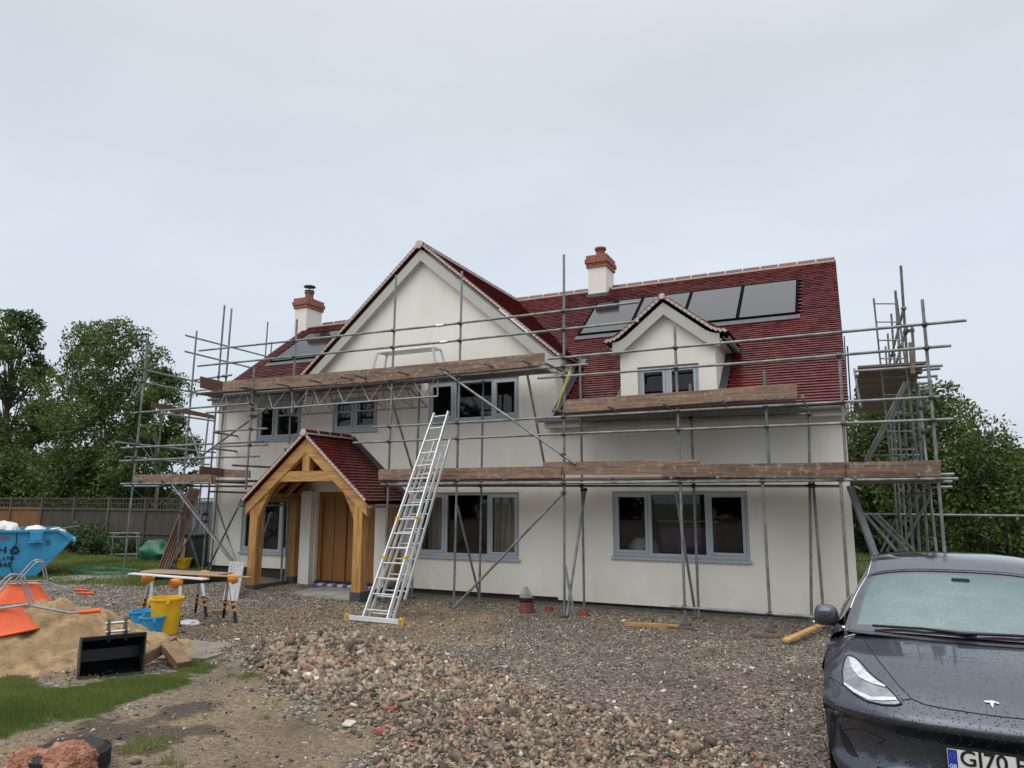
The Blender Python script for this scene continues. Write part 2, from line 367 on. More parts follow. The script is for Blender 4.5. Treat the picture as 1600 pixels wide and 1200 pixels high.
def text_mesh(s, size, name, m, parent, mtx, ext=0.002, bold=0.0, sx=1.0):
    cu = bpy.data.curves.new('t', 'FONT'); cu.body = s; cu.size = size; cu.extrude = ext; cu.offset = bold; cu.align_x = 'LEFT'; cu.align_y = 'BOTTOM'
    ob = bpy.data.objects.new('t', cu); COL.objects.link(ob)
    dg = bpy.context.evaluated_depsgraph_get(); me = bpy.data.meshes.new_from_object(ob.evaluated_get(dg)); bpy.data.objects.remove(ob)
    me.name = name; me.transform(Matrix.Diagonal((sx, 1, 1, 1))); me.transform(mtx); me.materials.clear(); me.materials.append(m)
    o = bpy.data.objects.new(name, me); COL.objects.link(o)
    if parent is not None: o.parent = parent
    return o
# ================================================================ HOUSE
YF = 13.45
house = thing('house', 'white rendered two storey house with dark red tiled roof, gable and dormer', 'house', (-7.3, YF, 0))
def wall_grid(mb, x0, x1, z0, z1, holes, y):
    xs = sorted({x0, x1, *[h[0] for h in holes], *[h[1] for h in holes]}); zs = sorted({z0, z1, *[h[2] for h in holes], *[h[3] for h in holes]})
    xs = [x for x in xs if x0 <= x <= x1]; zs = [z for z in zs if z0 <= z <= z1]
    for a, b in zip(xs, xs[1:]):
        for c, d in zip(zs, zs[1:]):
            mx, mz = (a+b)/2, (c+d)/2
            if any(h[0] < mx < h[1] and h[2] < mz < h[3] for h in holes): continue
            mb.add([(a, y, c), (b, y, c), (b, y, d), (a, y, d)], [(0, 1, 2, 3)])
def reveals(mb, h, y, d=0.12):
    x0, x1, z0, z1 = h
    mb.add([(x0, y, z0), (x0, y+d, z0), (x0, y+d, z1), (x0, y, z1)], [(0, 1, 2, 3)])
    mb.add([(x1, y, z0), (x1, y, z1), (x1, y+d, z1), (x1, y+d, z0)], [(0, 1, 2, 3)])
    mb.add([(x0, y, z1), (x0, y+d, z1), (x1, y+d, z1), (x1, y, z1)], [(0, 1, 2, 3)])
    mb.add([(x0, y, z0), (x1, y, z0), (x1, y+d, z0), (x0, y+d, z0)], [(0, 1, 2, 3)])
XL, XR = -14.7, 0.06
WIN = {  # x0,x1,z0,z1, mullion fractions, glazing kinds
 'W1': (-4.13, -1.62, 0.93, 2.20, (0.285, 0.71)),
 'W2': (-8.58, -6.11, 0.80, 2.19, (0.29, 0.71)),
 'W3': (-13.70, -11.86, 0.72, 2.05, (0.36, 0.66)),
 'W4': (-13.37, -11.95, 3.45, 4.42, (0.40,)),
 'W5': (-10.99, -9.70, 3.58, 4.42, (0.47,)),
 'W6': (-8.35, -6.11, 3.68, 4.62, (0.30, 0.72)),
}
DOOR = (-11.36, -9.62, 0.06, 2.21)
holes = [w[:4] for w in WIN.values()]+[DOOR]
GX, GH = -8.52, 3.32          # gable ridge x, half width
ZG0 = 4.98; ZGA = 7.80
w = MB()
wall_grid(w, XL, GX-GH+0.07, 0.40, 4.62, holes, YF)
wall_grid(w, GX-GH+0.07, GX+GH-0.07, 0.15, ZG0, holes, YF)
wall_grid(w, GX+GH-0.07, XR, 0.10, 3.78, holes, YF)
w.poly([(GX-GH+0.07, YF, ZG0), (GX+GH-0.07, YF, ZG0), (GX, YF, ZG0+(GH-0.07)*0.86)])
for h in holes: reveals(w, h, YF, 0.12 if h is not DOOR else 0.3)
# gable cheek (right) and returns
w.add([(GX+GH-0.07, YF, 3.6), (GX+GH-0.07, 15.6, 3.6), (GX+GH-0.07, 15.6, ZG0+0.1), (GX+GH-0.07, YF, ZG0+0.1)], [(0, 1, 2, 3)])
# ends and back
w.poly([(XR, YF, 0), (XR, 23.5, 0), (XR, 23.5, 3.78), (XR, 18.5, 7.72), (XR, YF, 3.78)])
w.poly([(XL, YF, 0.2), (XL, YF, 4.62), (XL, 16.75, 7.15), (XL, 20.2, 4.5), (XL, 20.2, 0.2)])
w.add([(XL, 20.2, 0), (-8.5, 20.2, 0), (-8.5, 20.2, 4.5), (XL, 20.2, 4.5)], [(0, 1, 2, 3)])
w.add([(-8.5, 23.5, 0), (XR, 23.5, 0), (XR, 23.5, 3.78), (-8.5, 23.5, 3.78)], [(0, 1, 2, 3)])
w.add([(-8.5, 20.2, 0), (-8.5, 23.5, 0), (-8.5, 23.5, 5), (-8.5, 20.2, 5)], [(0, 1, 2, 3)])
w.build('wall', M['wall'], house)
pl = MB()
pl.box(((XL+GX-GH)/2, YF+0.09, 0.21), (GX-GH-XL-0.02, 0.05, 0.42)).box(((GX-GH+GX+GH)/2, YF+0.093, 0.04), (2*GH, 0.05, 0.28)).box(((GX+GH+XR)/2, YF+0.09, 0.0), (XR-GX-GH-0.02, 0.05, 0.26))
for xa_, xb_, zz_ in ((XL, GX-GH+.07, .40), (GX-GH+.07, GX+GH-.07, .15), (GX+GH-.07, XR, .10)): pl.add([(xa_, YF, zz_), (xb_, YF, zz_), (xb_, YF+.1, zz_), (xa_, YF+.1, zz_)], [(0, 1, 2, 3)])
pl.build('plinth', mat('plinth_brick', (0.05, 0.03, 0.026), 0.8, 0, 0.4, 12), house)
# interior floors/partitions so that rooms read as dark rooms
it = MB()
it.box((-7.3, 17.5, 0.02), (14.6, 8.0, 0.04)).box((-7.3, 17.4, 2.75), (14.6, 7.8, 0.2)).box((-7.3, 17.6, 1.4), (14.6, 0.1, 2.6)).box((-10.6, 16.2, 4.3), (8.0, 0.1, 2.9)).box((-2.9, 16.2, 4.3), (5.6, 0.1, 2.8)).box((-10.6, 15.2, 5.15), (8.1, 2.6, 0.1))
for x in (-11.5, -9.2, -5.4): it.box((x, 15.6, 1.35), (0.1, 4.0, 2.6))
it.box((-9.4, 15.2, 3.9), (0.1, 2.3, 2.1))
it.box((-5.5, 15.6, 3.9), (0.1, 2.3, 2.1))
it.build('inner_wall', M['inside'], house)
# windows
def window(h, y, name='window', sill=True, fr=M['frame'], lab=None):
    x0, x1, z0, z1, mul = h
    f = MB(); yy = y+0.07; t = 0.06
    z0f = z0+0.06
    W_ = x1-x0
    xs = [x0]+[x0+W_*k for k in mul]+[x1]
    f.box(((x0+x1)/2, yy, z1-t/2), (W_, 0.07, t)).box(((x0+x1)/2, yy, z0f+t/2), (W_, 0.07, t))
    f.box((x0+t/2, yy, (z0f+z1)/2), (t, 0.068, z1-z0f)).box((x1-t/2, yy, (z0f+z1)/2), (t, 0.068, z1-z0f))
    for x in xs[1:-1]: f.box((x, yy, (z0f+z1)/2), (0.075, 0.066, z1-z0f-0.02))
    o = f.build('window', fr, house, bevel=0.006)
    if lab: o['label'] = lab
    g = MB()
    for i, (a, b) in enumerate(zip(xs, xs[1:])):
        opening = (i == 0 or i == len(xs)-2)
        if opening:
            s = MB(); a2, b2 = a+(t if i == 0 else 0.035), b-(t if i == len(xs)-2 else 0.035); c2, d2 = z0f+t-0.005, z1-t+0.005; q = 0.055
            s.box(((a2+b2)/2, yy-0.025, d2-q/2), (b2-a2, 0.05, q)).box(((a2+b2)/2, yy-0.025, c2+q/2), (b2-a2, 0.05, q))
            s.box((a2+q/2, yy-0.026, (c2+d2)/2), (q, 0.049, d2-c2)).box((b2-q/2, yy-0.026, (c2+d2)/2), (q, 0.049, d2-c2))
            s.build('sash', fr, o, bevel=0.008)
        g.add([(a+0.03, yy, z0f+0.03), (b-0.03, yy, z0f+0.03), (b-0.03, yy, z1-0.03), (a+0.03, yy, z1-0.03)], [(0, 1, 2, 3)])
    g.build('pane', M['glass'], o)
    if sill:
        s = MB(); s.prism([(x0-0.03, y-0.06, z0), (x0-0.03, y-0.06, z0+0.035), (x0-0.03, y+0.1, z0+0.075), (x0-0.03, y+0.1, z0)], (W_+0.06, 0, 0))
        s.build('sill', fr, o)
    return o
for k, v in WIN.items(): window(v, YF)
# things seen through the glass
cu = MB()
def curtain(xa, xb, z0, z1, y):
    n = 40; G = []
    for z in (z0, z1): G.append([(xa+(xb-xa)*i/n, y+0.035*math.sin(i*1.9), z) for i in range(n+1)])
    c = MB().grid(G); o = c.build('curtain', M['curtain'], None, smooth=True, loc=((xa+xb)/2, y, z0))
    return tag(o, None, 'curtain')
c1 = curtain(-8.5, -7.95, 0.25, 2.1, YF+0.35); c1['label'] = 'beige curtain behind left pane of the window beside the porch'
c2 = curtain(-6.85, -6.2, 0.25, 2.1, YF+0.35); c2['label'] = 'beige curtain behind right pane of the window beside the porch'
pal = thing('pallet_stack', 'wrapped pallets stacked inside behind the wide right ground floor window', 'pallets', (-2.9, 14.8, 0.05))
for k in range(4): MB().box((-2.9, 14.8, 0.35+0.16*k), (1.3, 0.9, 0.025)).box((-2.9, 14.4, 0.28+0.16*k), (1.3, 0.08, 0.08)).build('pallet', M['pine'], pal)
MB().box((-2.9, 14.8, 1.25), (1.15, 0.8, 0.62)).build('wrapped_load', M['purple'], pal, bevel=0.08)
MB().box((-2.9, 14.8, 1.62), (1.2, 0.8, 0.04)).build('top_board', M['pine'], pal)
o = MB().lathe((-3.75, 14.25, 0.55), [(0.0, 0.75), (0.16, 0.74), (0.3, 0.6), (0.36, 0.35), (0.33, 0.0)], 20).build('rubble_sack', M['sack'], smooth=True, loc=(-3.75, 14.25, 0.55)); tag(o, 'pale bulky sack behind left pane of the wide right ground floor window', 'sack')
o = MB().lathe((-12.35, 14.1, 0.2), [(0.0, 1.55), (0.2, 1.5), (0.26, 1.3), (0.24, 0.0)], 14).build('wrapped_roll', M['bluep'], smooth=True, loc=(-12.35, 14.1, 0.2)); tag(o, 'bright blue wrapped item inside behind the window left of the porch', 'package')
# doors
dr = MB(); x0, x1, z0, z1 = DOOR; yd = YF+0.16
for xa, xb in ((x0+0.0, x0+0.10), (x0+0.76, x0+0.80), (x1-0.08, x1)): dr.box(((xa+xb)/2, yd-0.02, (z0+z1)/2), (xb-xa, 0.09, z1-z0))
dr.box(((x0+x1)/2, yd-0.018, z1-0.05), (x1-x0, 0.088, 0.1)); dr.box(((x0+x1)/2, yd-0.016, z0+0.03), (x1-x0, 0.086, 0.06))
d = dr.build('door', M['door'], house); d['label'] = 'oak front door with oak side panels under the porch'
pn = MB()
for xa, xb in ((x0+0.10, x0+0.42), (x0+0.43, x0+0.76), (x0+0.80, x0+1.22), (x0+1.23, x1-0.08)):
    pn.box(((xa+xb)/2, yd+0.01, (z0+z1)/2), (xb-xa-0.006, 0.04, z1-z0-0.16))
pn.build('door_panel', M['door'], d, bevel=0.008)
MB().box((x0+1.15, yd-0.035, 1.15), (0.03, 0.03, 0.22)).build('handle', M['black'], d)
stp = MB(); 
MB().box(((x0+x1)/2, YF-0.03, 0.02), (x1-x0+0.1, 0.32, 0.06)).build('door_threshold', M['concrete'], house)
# blue and white striped wrapping on the threshold
m, nt, b = newmat('striped_wrap'); tc = N(nt, 'ShaderNodeTexCoord'); wv = N(nt, 'ShaderNodeTexWave'); wv.inputs['Scale'].default_value = 1.1; wv.bands_direction = 'X'; rp = ramp(nt, [(0.42, (0.50, 0.50, 0.50)), (0.58, (0.04, 0.07, 0.30))]); L(nt, tc.outputs['Object'], wv.inputs[0]); L(nt, wv.outputs[0], rp.inputs[0]); L(nt, rp.outputs[0], b.inputs[0])
o = MB().box(((x0+x1)/2, YF-0.02, 0.105), (x1-x0-0.1, 0.24, 0.07)).build('wrapped_sill_bundle', m, bevel=0.03, loc=((x0+x1)/2, YF-0.02, 0.05)); tag(o, 'low blue and white striped wrapped strip lying along the door threshold', 'packaging')
# ---------------- roofs made of individual plain tiles
def tiles(mb, O, U, V, wid, length, keep, gauge=0.10, tw=0.168, thick=0.02, kick=0.0):
    O = Vector(O); U = Vector(U).normalized(); V = Vector(V).normalized(); Nn = U.cross(V).normalized()
    if Nn.z < 0: Nn = -Nn
    nr = int(length/gauge); nc = int(math.ceil(wid/tw))
    for r in range(nr):
        v0 = r*gauge; v1 = min(v0+gauge+0.035, length); off = (tw/2 if r % 2 else 0)
        for c in range(-1, nc):
            u0 = max(0, c*tw+off); u1 = min(wid, (c+1)*tw+off-0.003)
            if u1-u0 < 0.02: continue
            ctr = O+U*((u0+u1)/2)+V*(v0+gauge/2)
            if not keep(ctr): continue
            j = random.uniform(-0.0015, 0.0015); t = random.uniform(-0.0015, 0.0015)
            kk = kick*max(0, 1-v0/1.0)**2
            h0a = 0.032+j+t+kk; h0b = 0.032+j-t+kk; h1 = 0.004+kick*max(0, 1-v1/1.0)**2
            p = [O+U*u0+V*v0+Nn*h0a, O+U*u1+V*v0+Nn*h0b, O+U*u1+V*v1+Nn*h1, O+U*u0+V*v1+Nn*h1]
            q = [O+U*u0+V*v0+Nn*(h0a-thick), O+U*u1+V*v0+Nn*(h0b-thick)]
            mb.add(p+q, [(0, 1, 2, 3), (4, 5, 1, 0), (4, 0, 3), (1, 5, 2)])
SM = 0.778
zmain = lambda y: 3.65+SM*(y-13.10)
zgab = lambda x: 7.85-0.86*abs(x-GX)
zwing = lambda y: 4.62+0.74*(y-13.15)
DX, DH = -2.98, 1.03   # dormer
zdor = lambda x: 5.92-0.80*abs(x-DX)
WING_RY, WING_RZ = 16.75, 4.62+0.74*3.6
# solar openings on the roof plane
SOL = (-5.72, -0.68, 16.04, 17.62)
def keep_main(p):
    if p.x < GX+GH+0.05 and zgab(p.x) > zmain(p.y)+0.02: return False
    if SOL[0] < p.x < SOL[1] and SOL[2] < p.y < SOL[3]: return False
    if abs(p.x-DX) < 0.92+0.13 and p.y > 13.42 and p.y < 15.0 and zmain(p.y) < 4.99: return False
    if abs(p.x-DX) < DH+0.05 and zdor(p.x) > zmain(p.y)+0.01 and p.y > 13.2 and zmain(p.y) > 4.95: return False
    if -6.14 < p.x < -5.56 and p.y > 18.05: return False
    return True
vm = Vector((0, 1, SM)).normalized()
roof = MB()
bx = lambda x0, y0, x1, y1, zf: [(x0, y0, zf(y0)-0.03), (x1, y0, zf(y0)-0.03), (x1, y1, zf(y1)-0.03), (x0, y1, zf(y1)-0.03)]
roof.poly(bx(-5.25, 13.12, XR+0.06, 18.5, zmain)); 
roof.poly([(-5.25, 13.5, zmain(13.5)-0.03), (GX, 18.5, 7.81), (-5.25, 18.5, 7.81)])
roof.poly([(GX, 18.5, 7.82), (XR+0.06, 18.5, 7.82), (XR+0.06, 24.0, 3.55), (GX, 24.0, 3.55)])
rm = roof.build('roof', M['tile'], house); rm['label'] = 'large dark red tiled slope on the right, glossy with rain'
t = MB(); tiles(t, (GX, 13.10, 3.65), (1, 0, 0), vm, XR+0.07-GX, math.hypot(5.4, 5.4*SM), keep_main, kick=0.0)
t.build('tile_courses', M['tile'], rm)
# rear slope tiles are not needed in detail; left wing
rw = MB(); rw.poly([(XL-0.06, 13.17, zwing(13.17)-0.03), (GX, 13.17, zwing(13.17)-0.03), (GX, WING_RY, WING_RZ-0.03), (XL-0.06, WING_RY, WING_RZ-0.03)])
rw.poly([(XL-0.06, WING_RY, WING_RZ-0.03), (GX, WING_RY, WING_RZ-0.03), (GX, 20.5, 4.4), (XL-0.06, 20.5, 4.4)])
rw2 = rw.build('roof', M['tile'], house); rw2['label'] = 'lower dark red tiled slope on the left end'
SOLL = [(-14.15, 14.66), (-12.0, 14.66), (-12.3, 16.12), (-14.25, 16.12)]
def keep_wing(p):
    if p.x > GX-GH-0.05 and zgab(p.x) > zwing(p.y)+0.02: return False
    if -14.22 < p.x < -12.2 and 14.62 < p.y < 16.18: return False
    return True
vw = Vector((0, 1, 0.74)).normalized()
t = MB(); tiles(t, (XL-0.07, 13.15, 4.62), (1, 0, 0), vw, GX-XL, math.hypot(3.6, 3.6*0.74), keep_wing)
t.build('tile_courses', M['tile'], rw2)
# gable roof
rg = MB(); y0 = 13.32
gl = math.hypot(GH, GH*0.86)
for s in (1, -1):
    rg.poly([(GX, y0, 7.82), (GX+s*(GH+0.03), y0, zgab(GX+s*GH)-0.05), (GX+s*(GH+0.03), 14.9, zgab(GX+s*GH)-0.05), (GX, 18.5, 7.82)][::s])
rgo = rg.build('roof', M['tile'], house); rgo['label'] = 'steep tiled roof over the central gable'
t = MB()
def keep_g(s):
    def k(p):
        z = p.z
        if s > 0: return z > zmain(p.y)-0.02
        return z > zwing(p.y)-0.02 or p.y > 16.0 and z > 7.85-0.74*0-0.9 and p.y < 18.6 and z > zmain(p.y)-0.02
    return k
tiles(t, (GX+GH+0.06, 13.25, zgab(GX+GH+0.06)), (0, 1, 0), Vector((-1, 0, 0.86)), 5.3, math.hypot(GH+0.06, (GH+0.06)*0.86), keep_g(1))
tiles(t, (GX-GH-0.06, 13.25, zgab(GX-GH-0.06)), (0, 1, 0), Vector((1, 0, 0.86)), 5.3, math.hypot(GH+0.06, (GH+0.06)*0.86), keep_g(-1))
t.build('tile_courses', M['tile'], rgo)
# verge mortar and barge boards
def verge(cx, hw, zapex, slope, y, parent, flare=0.0, bw=0.25, out=0.10, name='bargeboard', yb=None, m=M['barge'], zdrop=0.07):
    """barge board of a gable whose outer face is at y"""
    b = MB(); n = 14
    for s in (1, -1):
        top = []; bot = []
        for i in range(n+1):
            f = i/n; x = cx+s*hw*f; z = zapex-slope*hw*f
            if flare: z += flare*max(0, (f-0.72)/0.28)**2
            top.append(Vector((x, y, z-zdrop))); bot.append(Vector((x, y, z-zdrop-bw*(1+0.25*0))))
        for i in range(n):
            b.prism([top[i], top[i+1], bot[i+1], bot[i]], (0, 0.03, 0))
            # soffit
            b.add([bot[i], bot[i+1], bot[i+1]+Vector((0, out, 0)), bot[i]+Vector((0, out, 0))], [(0, 1, 2, 3)])
    return b.build(name, m, parent)
verge(GX, GH, 7.80, 0.86, 13.30, house, bw=0.27, out=0.16)
def verge_mortar(cx, hw, zapex, slope, y, parent, flare=0, g=0.10, dz=0.0):
    mo = MB(); tt = MB(); ln = math.hypot(hw, hw*slope); n = int(ln/g)
    for s in (1, -1):
        d = Vector((s, 0, -slope)).normalized()
        nn = Vector((s*slope, 0, 1)).normalized()
        for i in range(n+1):
            a0 = i*g; f = a0/ln
            fl = flare*max(0, (f-0.72)/0.28)**2
            A = Vector((cx, y, zapex+dz+fl))+d*a0
            # mortar wedge + dark tile end
            mo.bar(A-nn*0.005-Vector((0,.012,0)), A+d*0.085-nn*0.010-Vector((0,.012,0)), 0.03, 0.042, nn)
            tt.bar(A+nn*0.024, A+d*0.125+nn*0.036, 0.045, 0.014, nn)
            mo.bar(A+nn*0.010-Vector((0,.014,0)), A+d*0.10+nn*0.020-Vector((0,.014,0)), 0.03, 0.012, nn)
    mo.build('verge_mortar', M['mortar'], parent); tt.build('verge_tile', M['tile'], parent)
verge_mortar(GX, GH+0.05, 7.87, 0.86, 13.27, rgo)
# ridge tiles with mortar joints
def ridge(a, b, parent, r=0.12, seg=0.45, drop=0.07, half=True):
    a = Vector(a); b = Vector(b); ln = (b-a).length; d = (b-a).normalized(); n = max(1, int(round(ln/seg))); sg = ln/n
    side = d.cross(Vector((0, 0, 1))).normalized(); up = side.cross(d)
    ti = MB(); mo = MB()
    for i in range(n):
        for (mb, s0, s1, rr) in ((ti, i*sg+0.012, (i+1)*sg-0.012, r), (mo, (i+1)*sg-0.016, (i+1)*sg+0.016, r+0.004)):
            prof = []
            for k in range(9):
                t = math.pi*(k/8); prof.append((math.cos(t)*rr*1.05, math.sin(t)*rr))
            vs = [a+d*s0+side*x+up*(y-drop) for x, y in prof]+[a+d*s1+side*x+up*(y-drop) for x, y in prof]
            m_ = len(prof)
            mb.add(vs, [(k, k+1, m_+k+1, m_+k) for k in range(m_-1)]+[tuple(range(m_-1, -1, -1)), tuple(range(m_, 2*m_))])
    for s in (1, -1): mo.bar(a+side*s*r*1.1-up*(drop+0.012), b+side*s*r*1.1-up*(drop+0.012), 0.035, 0.035, up)
    o = ti.build('ridge_tile', M['tile'], parent, smooth=True); mo.build('ridge_mortar', M['mortar'], parent); return o
ridge((XR+0.06, 18.5, 7.86), (-5.52, 18.5, 7.86), rm); ridge((-6.16, 18.5, 7.86), (GX, 18.5, 7.86), rm)
ridge((GX, 13.24, 7.86), (GX, 18.5, 7.86), rgo)
e = MB().lathe((GX, 13.225, 7.82), [(0.10, 0.0), (0.09, -0.02), (0.0, -0.025)], 20, Matrix.Rotation(R(-90), 3, 'X')).build('ridge_end_cap', M['mortar'], rgo)
ridge((XL+0.55, WING_RY, WING_RZ+0.02), (GX-1.0, WING_RY, WING_RZ+0.02), rw2)
# right verge edge, eaves trim, gutter
vg = MB(); vg.bar((XR+0.05, 13.1, 3.60), (XR+0.05, 18.5, 7.80), 0.04, 0.10); vg.build('verge_mortar', M['mortar'], rm)
fa = MB(); fa.box(((GX+GH-0.2+XR)/2, 13.2, 3.55), (XR-GX-GH+0.25, 0.03, 0.18)).box(((GX+GH-0.2+XR)/2, 13.33, 3.47), (XR-GX-GH+0.25, 0.25, 0.02)); fa.build('fascia', M['barge'], house)
def gutter(a, b, parent, r=0.055, m=M['gutter']):
    a = Vector(a); b = Vector(b); d = (b-a).normalized(); side = d.cross(Vector((0, 0, 1))).normalized(); vs = []
    for p in (a, b):
        for rr in (r, r-0.006):
            for k in range(9):
                t = math.pi+math.pi*k/8; vs.append(p+side*math.cos(t)*rr+Vector((0, 0, math.sin(t)*rr)))
    fs = []
    for k in range(8):
        fs += [(k, k+1, 18+k+1, 18+k), (9+k, 27+k, 27+k+1, 9+k+1), (k, 9+k, 9+k+1, k+1), (18+k, 18+k+1, 27+k+1, 27+k)]
    return MB().add(vs, fs).build('gutter', m, parent)
gutter((GX+GH-0.32, 13.10, 3.62), (XR, 13.10, 3.62), house)
fb = MB(); fb.box(((XL+GX-GH)/2-0.02, 13.22, 4.52), (GX-GH-XL, 0.03, 0.18)).box(((XL+GX-GH)/2, 13.34, 4.44), (GX-GH-XL, 0.25, 0.02)); fb.build('fascia', M['barge'], house)
gutter((XL-0.05, 13.12, 4.58), (GX-GH, 13.12, 4.58), house)
bx_ = MB().box((GX+GH+0.0, 13.42, ZG0-0.16), (0.20, 0.26, 0.22)); bx_.build('box_end', M['barge'], house)
# lead flashing along valleys and the dormer
def strip(p, q, w_, nrm, name, parent, m=M['lead'], th=0.01):
    MB().bar(p, q, w_, th, nrm).build(name, m, parent)
nm = Vector((0, -SM, 1)).normalized()
strip((GX+GH, 13.2, zmain(13.2)+0.05), (GX+GH, 15.0, zmain(15.0)+0.05), 0.16, nm, 'lead_flashing', rm)
# dormer
dor = MB(); DW = 0.92; yd0 = YF-0.01
dwin = (-3.56, -2.38, 3.80, 4.60, (0.48,))
wall_grid(dor, DX-DW, DX+DW, 3.75, 5.05, [dwin[:4]], yd0); reveals(dor, dwin[:4], yd0, 0.14)
dor.poly([(DX-DW, yd0, 5.05), (DX+DW, yd0, 5.05), (DX, yd0, 5.05+DW*0.80)])
for s in (1, -1):
    dor.poly([(DX+s*DW, yd0, 3.9), (DX+s*DW, 15.0, 5.1), (DX+s*DW, yd0, 5.1)])
dob = dor.build('dormer', M['wall'], house)
# window in dormer
def win_child(h, y, parent):
    o = window(h, y); o.parent = parent
    for ch in []: pass
    return o
dwo = window(dwin, yd0+0.03, sill=True)
t = MB(); rd = MB()
for s in (1, -1):
    yend = 13.1+((5.92-3.65)/SM)
    yeav = 13.1+((5.92-0.8*DH-3.65)/SM)
    rd.poly([(DX, 13.33, 5.89), (DX+s*DH, 13.33, 5.89-0.8*DH), (DX+s*DH, yeav, 5.89-0.8*DH), (DX, yend, 5.89)][::s])
    def kd(p): return p.z > zmain(p.y)-0.03
    O = Vector((DX+s*(DH+0.10), 13.24, 5.92-0.8*(DH+0.10)))
    tiles(t, O, (0, 1, 0), Vector((-s, 0, 0.8)), 3.6, math.hypot(DH+0.1, 0.8*(DH+0.1)), kd, kick=0.11)
rdo = rd.build('dormer_roof', M['tile'], dob)
t.build('tile_courses', M['tile'], rm)
verge(DX, DH, 5.86, 0.80, 13.29, dob, flare=0.12, bw=0.24, out=0.16, zdrop=0.05)
verge_mortar(DX, DH+0.08, 5.93, 0.80, 13.26, dob, flare=0.13)
ridge((DX, 13.22, 5.95), (DX, 15.95, 5.95), dob, r=0.10, drop=0.05)
MB().lathe((DX, 13.205, 5.91), [(0.06, 0.0), (0.055, -0.01), (0.0, -0.015)], 18, Matrix.Rotation(R(-90), 3, 'X')).build('ridge_end_cap', M['mortar'], dob)
for s in (1, -1):
    g = gutter((DX+s*(DH+0.13), 13.24, 5.02), (DX+s*(DH+0.13), 14.75, 5.02), dob)
    MB().box((DX+s*(DH-0.02), 14.0, 4.98), (0.12, 1.4, 0.03)).build('soffit', M['barge'], dob)
    strip((DX+s*(DW+0.07), 13.35, zmain(13.35)+0.04), (DX+s*(DW+0.07), 14.85, zmain(14.85)+0.04), 0.15, nm, 'lead_flashing', dob)
# solar panels set in the roof
M['matt'] = mat('matt_black', (.006, .006, .007), .95, 0, .1, 5, spec=.05)
def solar(x0, x1, y0, y1, zf, cols, parent, lab):
    fr = MB(); g = MB()
    s_ = (zf(y1)-zf(y0))/(y1-y0); up = Vector((0, -s_, 1)).normalized()
    A = lambda x, y, h: Vector((x, y, zf(y)))+up*h
    fr.add([A(x0, y0, .03), A(x1, y0, .03), A(x1, y1, .03), A(x0, y1, .03)], [(0, 1, 2, 3)])
    for a, b in (((x0, y0), (x1, y0)), ((x0, y1), (x1, y1)), ((x0, y0), (x0, y1)), ((x1, y0), (x1, y1))): fr.bar(A(*a, .045), A(*b, .045), 0.035, 0.05, up)
    w_ = (x1-x0)/cols; so = fr.build('solar_panels', M['matt'], parent); so['label'] = lab
    for i in range(cols):
        g = MB(); a, b = x0+i*w_+0.035, x0+(i+1)*w_-0.035
        g.add([A(a, y0+.03, .062), A(b, y0+.03, .062), A(b, y1-.03, .062), A(a, y1-.03, .062)], [(0, 1, 2, 3)])
        g.build('panel_glass', M['solar'], so)
        if i: MB().bar(A(a-.02-.0, y0+.02, .075), A(a-.02, y1-.02, .075), 0.05, 0.02, up).build('joint_strip', M['matt'], so)
    MB().bar(A(x0-.06, y0-.12, .035), A(x1+.06, y0-.12, .035), 0.2, 0.012, up).build('lead_flashing', M['lead'], so)
    return so
solar(SOL[0]+.04, SOL[1]-.04, SOL[2]+.04, SOL[3]-.04, zmain, 4, house, 'row of black solar panels set in the right roof slope')
solar(-14.18, -12.24, 14.66, 16.14, zwing, 1, house, 'black solar panel set in the left roof slope')
# chimneys
def chimney(x0, x1, y0, y1, zb, zbrick, zt, cowl, lab, zflash=None):
    ch = MB(); ch.box(((x0+x1)/2, (y0+y1)/2, (zb+zbrick)/2), (x1-x0, y1-y0, zbrick-zb)); o = ch.build('chimney', M['wall'], house); o['label'] = lab
    b = MB(); h = (zt-zbrick)
    b.box(((x0+x1)/2, (y0+y1)/2, zbrick+h*.16), (x1-x0+.08, y1-y0+.08, h*.32)).box(((x0+x1)/2, (y0+y1)/2, zbrick+h*.48), (x1-x0+.14, y1-y0+.14, h*.32)).box(((x0+x1)/2, (y0+y1)/2, zbrick+h*.80), (x1-x0+.08, y1-y0+.08, h*.32))
    b.build('brick_crown', M['brick'], o)
    cx, cy = (x0+x1)/2, (y0+y1)/2
    MB().lathe((cx, cy, zt+0.0), [(0.15, 0), (0.13, 0.04), (0.125, 0.20), (0.15, 0.22), (0.15, 0.26), (0.10, 0.27), (0.0, 0.27)], 18).build('chimney_pot', M['terracotta'], o, smooth=True)
    if cowl:
        c = MB(); c.lathe((cx, cy, zt+0.26), [(0.15, 0), (0.15, 0.05), (0.0, 0.06)], 18)
        for k in range(4):
            a = math.pi/4+k*math.pi/2; c.tube((cx+.11*math.cos(a), cy+.11*math.sin(a), zt+.3), (cx+.11*math.cos(a), cy+.11*math.sin(a), zt+.44), 0.008, 6)
        c.lathe((cx, cy, zt+.43), [(0.19, 0.0), (0.17, 0.03), (0.0, 0.075)], 20); c.lathe((cx, cy, zt+.43), [(0.19, 0.0), (0.0, 0.02)], 20)
        c.build('cowl', M['black'], o, smooth=True)
    else:
        MB().lathe((cx, cy, zt+0.25), [(0.165, 0), (0.16, 0.05), (0.0, 0.07)], 18).build('pot_cap', M['terracotta'], o, smooth=True)
    return o
c = chimney(-6.12, -5.60, 18.12, 18.85, 7.3, 8.38, 8.74, False, 'white rendered chimney with red brick crown on the main ridge')
